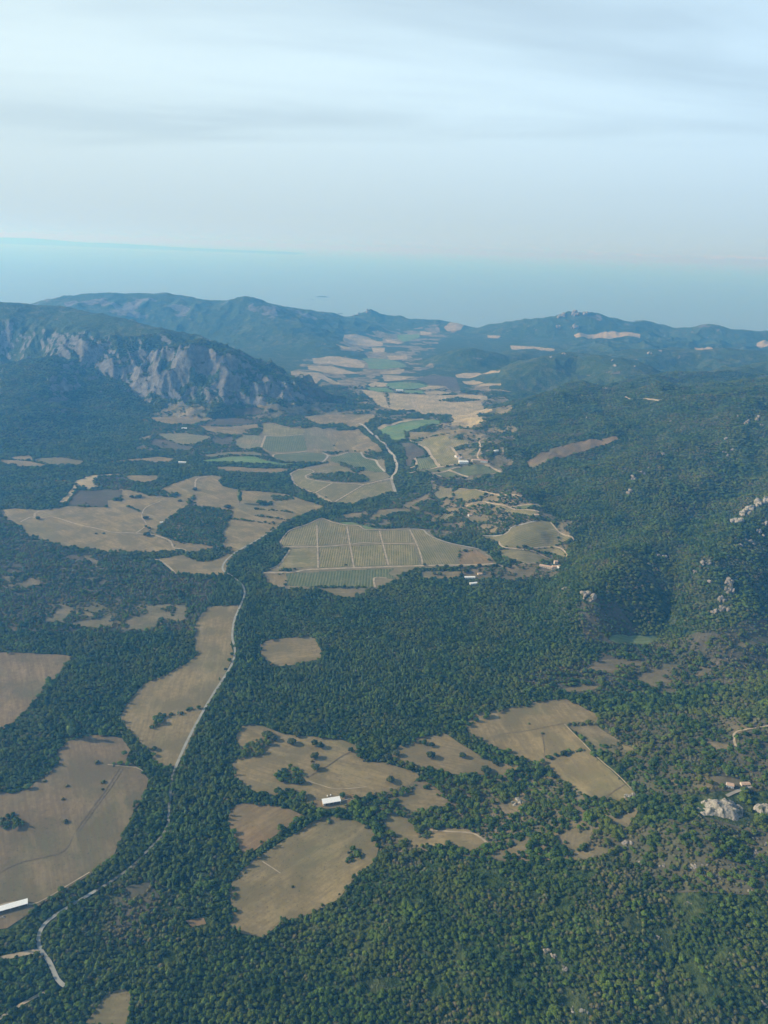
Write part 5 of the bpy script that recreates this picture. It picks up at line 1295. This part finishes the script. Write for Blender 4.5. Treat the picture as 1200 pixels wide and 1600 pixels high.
# boats and islets off the coast
def boat(px, py, L, label):
    d = rays([(px, py)])[0]; t = (CAM_H + 60) / -d[2]; e = empty('sailing_boat', (d[0] * t, d[1] * t, -60.0), 0.4)
    V, F = [], []
    st = [(-0.5, 0.12), (-0.3, 0.16), (0.1, 0.16), (0.35, 0.09), (0.5, 0.0)]
    for x_, w_ in st: V += [(x_ * L, -w_ * L, 0.11 * L), (x_ * L, -w_ * 0.5 * L, -0.02 * L), (x_ * L, w_ * 0.5 * L, -0.02 * L), (x_ * L, w_ * L, 0.11 * L)]
    for i in range(4):
        for j in range(3): a = i * 4 + j; F.append((a, a + 1, a + 5, a + 4))
        F.append((i * 4 + 3, i * 4, i * 4 + 4, i * 4 + 7))
    F.append((0, 3, 2, 1))
    me = bpy.data.meshes.new('hull'); me.from_pydata(V, [], F); me.materials.append(M['hull']); link('hull', me, e)
    V = [(-0.35 * L, 0.012 * L, 0.18 * L), (0.3 * L, 0.012 * L, 0.16 * L), (0.05 * L, 0.012 * L, 1.2 * L), (-0.35 * L, -0.012 * L, 0.18 * L), (0.3 * L, -0.012 * L, 0.16 * L), (0.05 * L, -0.012 * L, 1.2 * L)]
    me = bpy.data.meshes.new('sail'); me.from_pydata(V, [], [(0, 1, 2), (5, 4, 3), (0, 3, 4, 1), (1, 4, 5, 2), (2, 5, 3, 0)]); me.materials.append(M['hull']); link('sail', me, e)
    tag(e, label, 'boat')
boat(754, 497.0, 24, 'white sail standing just off the coast behind the valley mouth')
boat(653, 492.5, 18, 'small white sail off the coast, nearer the pointed peak')
def islet(px, py, L, hgt, seed):
    d = rays([(px, py)])[0]; t = (CAM_H + 60) / -d[2]
    g_ = 24; u_ = np.linspace(-1, 1, g_); A_, B_ = np.meshgrid(u_, u_); rr2 = np.hypot(A_, B_)
    zz2 = hgt * (1 - sstep(0.1, 1.0, rr2 + 0.3 * fbm(A_ * 3 + seed, B_ * 3, 3, seed))) - 3
    V = np.stack([A_.ravel() * L / 2, B_.ravel() * L / 3, zz2.ravel()], 1); F = [(i * g_ + j, i * g_ + j + 1, (i + 1) * g_ + j + 1, (i + 1) * g_ + j) for i in range(g_ - 1) for j in range(g_ - 1)]
    tag(link('islet', mesh_np('islet', V, F, M['ground'], True, {'rock': np.full(len(V), 0.5)}), None, (d[0] * t, d[1] * t, -60)), kind='structure')
islet(504, 464, 300, 16, 3); islet(488, 468, 90, 9, 4); islet(532, 490, 120, 10, 5)

# ---------------------------------------------------------------- stands of trees
for e, p in zip(SINGLE, sp):
    wood &= ~(np.hypot(X - p[0], Y - p[1]) < max(2.5, e[3] * 0.35 * math.hypot(*p) / FPX))
POPZ = unproject(K(*R2, [(60,180),(250,110),(560,0),(780,20),(840,240),(600,330),(430,340),(150,270)]))
POPZ2 = unproject([(300,985),(310,950),(345,915),(372,905),(378,920),(355,935),(330,945),(312,970)])
BRZ = unproject(K(*S1, [(380,480),(520,260),(700,200),(860,330),(820,480),(640,560),(480,560)]))
u1 = rng.uniform(0, 1, len(X)); PX_, PY_ = project(X, Y, Z)
spc = np.zeros(len(X), int)                      # 0 oak, 1 broadleaf, 2 shrub
cl2 = fbm(X / 60, Y / 60, 3, 123)
pz = inside(POPZ, X, Y); spc[pz & (u1 < 0.40)] = 1
spc[inside(POPZ2, X, Y) & (u1 < 0.6)] = 1
spc[(~pz) & (u1 < 0.07) & (PX_ < 460) & (PY_ > 880)] = 1
BELT = unproject([(372,900),(400,930),(395,1000),(395,1100),(355,1170),(350,1260),(340,1330),(330,1420),(290,1450),(250,1400),(215,1370),(268,1290),(285,1190),(330,1105),(368,1040),(372,960)])
spc[inside(BELT, X, Y) & (u1 < 0.30)] = 1
hill = (Z > 25) | (PX_ > 560) & (PY_ > 1180)
spc[hill & (u1 > 0.78 - 0.9 * cl2)] = 2
spc[inside(BRZ, X, Y) & (u1 > 0.35)] = 2
spc[(~hill) & (u1 > 0.90)] = 2
mt = c >= 0
kinds = np.array([LANDW[k][0] for k in range(len(LANDW))])
bm_ = np.zeros(len(X), bool); bm_[mt] = np.isin(kinds[c[mt]], ['brush', 'heath', 'scrub']); spc[bm_ & (u1 > 0.45)] = 2
# old, wide-crowned trees in the open woodland, the hedges and the riverside belt
BIGZ = unproject([(560,1160),(760,1180),(1000,1010),(1260,980),(1260,1260),(960,1345),(590,1345),(560,1290),(480,1270)])
wide = (inside(BIGZ, X, Y) | inside(BELT, X, Y) | (c >= 0)) & (Y < 1500) & (spc == 0)
wood &= ~(wide & (rng.uniform(0, 1, len(X)) < 0.36))
sel = np.nonzero(wood)[0]
# the oaks nearest the viewer inside the picture stand as trees of their own
inpic = (PX_ > 2) & (PX_ < 1198) & (PY_ < 1597) & (PY_ > 1500) & wood & (spc == 0) & (PX_ > 215)
cand = np.nonzero(inpic)[0]; cand = cand[np.argsort(-PY_[cand])][:225]
near_set = np.zeros(len(X), bool); near_set[cand] = True
rr = np.random.default_rng(5)
for k, i in enumerate(cand):
    s = 0.60 * S[i] / 3.0 * rr.uniform(0.85, 1.35)
    nm = 'oak_tree'
    tree(nm, X[i], Y[i], Z[i] - 0.1, rr.uniform(0, 6.28), s, OAK[k % 5], OAK_T[k % 2], 'evergreen oak with dense dark crown in the lowest strip of closed oak canopy', 'tree', 'oaks of the lowest canopy strip')
sel = sel[~near_set[sel]]

def forest(name, which, variants, radius, label, cat):
    ids = sel[spc[sel] == which]
    n = len(ids)
    # the instances take their shape from crowns of trees that stand in the scene
    me = bpy.data.meshes.new(name); me.vertices.add(n)
    me.vertices.foreach_set('co', np.stack([X[ids], Y[ids], Z[ids] - 0.2], 1).astype(np.float32).ravel())
    r = np.random.default_rng(which + 40)
    sc = S[ids] * 0.60 / radius * (0.62 + 0.85 * r.uniform(0, 1, n) ** 1.6) * (1 + 0.20 * fbm(X[ids] / 22, Y[ids] / 22, 2, 3))
    if which == 1: sc = 1.15 * r.uniform(0.75, 1.25, n) * np.clip(S[ids] / 6, 0.9, 1.5)
    sc = np.where(wide[ids], sc * 1.32, sc)
    if which == 2: sc = np.minimum(sc, 2.6)
    zs = sc * r.uniform(0.8, 1.2, n) * (0.75 if which == 1 else 1)
    if which == 0: zs = zs * np.clip(5.5 / S[ids], 0.6, 1)
    for an, tp, av in (('rot', 'FLOAT', r.uniform(0, 6.28, n)), ('sxy', 'FLOAT', sc), ('sz', 'FLOAT', zs), ('var', 'INT', r.integers(0, len(variants), n))):
        a = me.attributes.new(an, tp, 'POINT'); a.data.foreach_set('value', av.astype(np.int32 if tp == 'INT' else np.float32))
    me.update()
    ob = link(name, me); tag(ob, label, cat, kind='stuff')
    ng = bpy.data.node_groups.new(name, 'GeometryNodeTree')
    ng.interface.new_socket('Geometry', in_out='INPUT', socket_type='NodeSocketGeometry'); ng.interface.new_socket('Geometry', in_out='OUTPUT', socket_type='NodeSocketGeometry')
    nn, ll = ng.nodes, ng.links
    gi, go = nn.new('NodeGroupInput'), nn.new('NodeGroupOutput'); jn = nn.new('GeometryNodeJoinGeometry')
    def na(nm, tp):
        q = nn.new('GeometryNodeInputNamedAttribute'); q.data_type = tp; q.inputs['Name'].default_value = nm; return q.outputs['Attribute']
    rot = nn.new('ShaderNodeCombineXYZ'); ll.new(na('rot', 'FLOAT'), rot.inputs[2])
    scl = nn.new('ShaderNodeCombineXYZ'); sxy = na('sxy', 'FLOAT'); ll.new(sxy, scl.inputs[0]); ll.new(sxy, scl.inputs[1]); ll.new(na('sz', 'FLOAT'), scl.inputs[2])
    vr = na('var', 'INT')
    for k, src in enumerate(variants):
        cmp_ = nn.new('FunctionNodeCompare'); cmp_.data_type = 'INT'; cmp_.operation = 'EQUAL'; ll.new(vr, cmp_.inputs[2]); cmp_.inputs[3].default_value = k
        oi = nn.new('GeometryNodeObjectInfo'); oi.inputs['Object'].default_value = src; oi.transform_space = 'ORIGINAL'
        ip = nn.new('GeometryNodeInstanceOnPoints'); ll.new(gi.outputs[0], ip.inputs['Points']); ll.new(cmp_.outputs[0], ip.inputs['Selection'])
        ll.new(oi.outputs['Geometry'], ip.inputs['Instance']); ll.new(rot.outputs[0], ip.inputs['Rotation']); ll.new(scl.outputs[0], ip.inputs['Scale'])
        ll.new(ip.outputs[0], jn.inputs[0])
    ll.new(jn.outputs[0], go.inputs[0])
    md = ob.modifiers.new('trees', 'NODES'); md.node_group = ng
    return n
def crowns(meshes):
    out = []
    for me in meshes:
        for o in COL.objects:
            if o.data == me: out.append(o); break
    return out
cnts = [forest('oak_woodland', 0, crowns(OAK), 3.0, 'dense dark evergreen oak woodland covering the valley floor and hillsides', 'woodland'),
        forest('broadleaf_stand', 1, crowns(POP), 2.0, 'taller pale green broadleaf trees mixed into the woodland and along the river', 'woodland'),
        forest('maquis_scrub', 2, crowns(SHR), 1.6, 'low olive green maquis scrub between the oaks and on rocky slopes', 'scrub')]
print('TREES', cnts, 'near', len(cand))

# ---------------------------------------------------------------- haze over land and sea, up to just above the tallest ground and the camera
hv, hf = [], []
box(hv, hf, -245000, 245000, -3000, 385000, -140, 1050)
me = bpy.data.meshes.new('haze'); me.from_pydata(hv, [], hf)
hm, hnt = new_mat('blue_air')
ho = N(hnt.nodes, 'ShaderNodeOutputMaterial'); hp = N(hnt.nodes, 'ShaderNodeVolumePrincipled')
hp.inputs['Color'].default_value = HAZE_COLOR + (1,)
hp.inputs['Absorption Color'].default_value = (0.94, 0.88, 0.5, 1)
hp.inputs['Density'].default_value = HAZE_DENSITY
hp.inputs['Anisotropy'].default_value = 0.25
hnt.links.new(hp.outputs[0], ho.inputs['Volume'])
me.materials.append(hm)
tag(link('haze', me), 'blue haze filling the valley air', 'haze', kind='stuff')
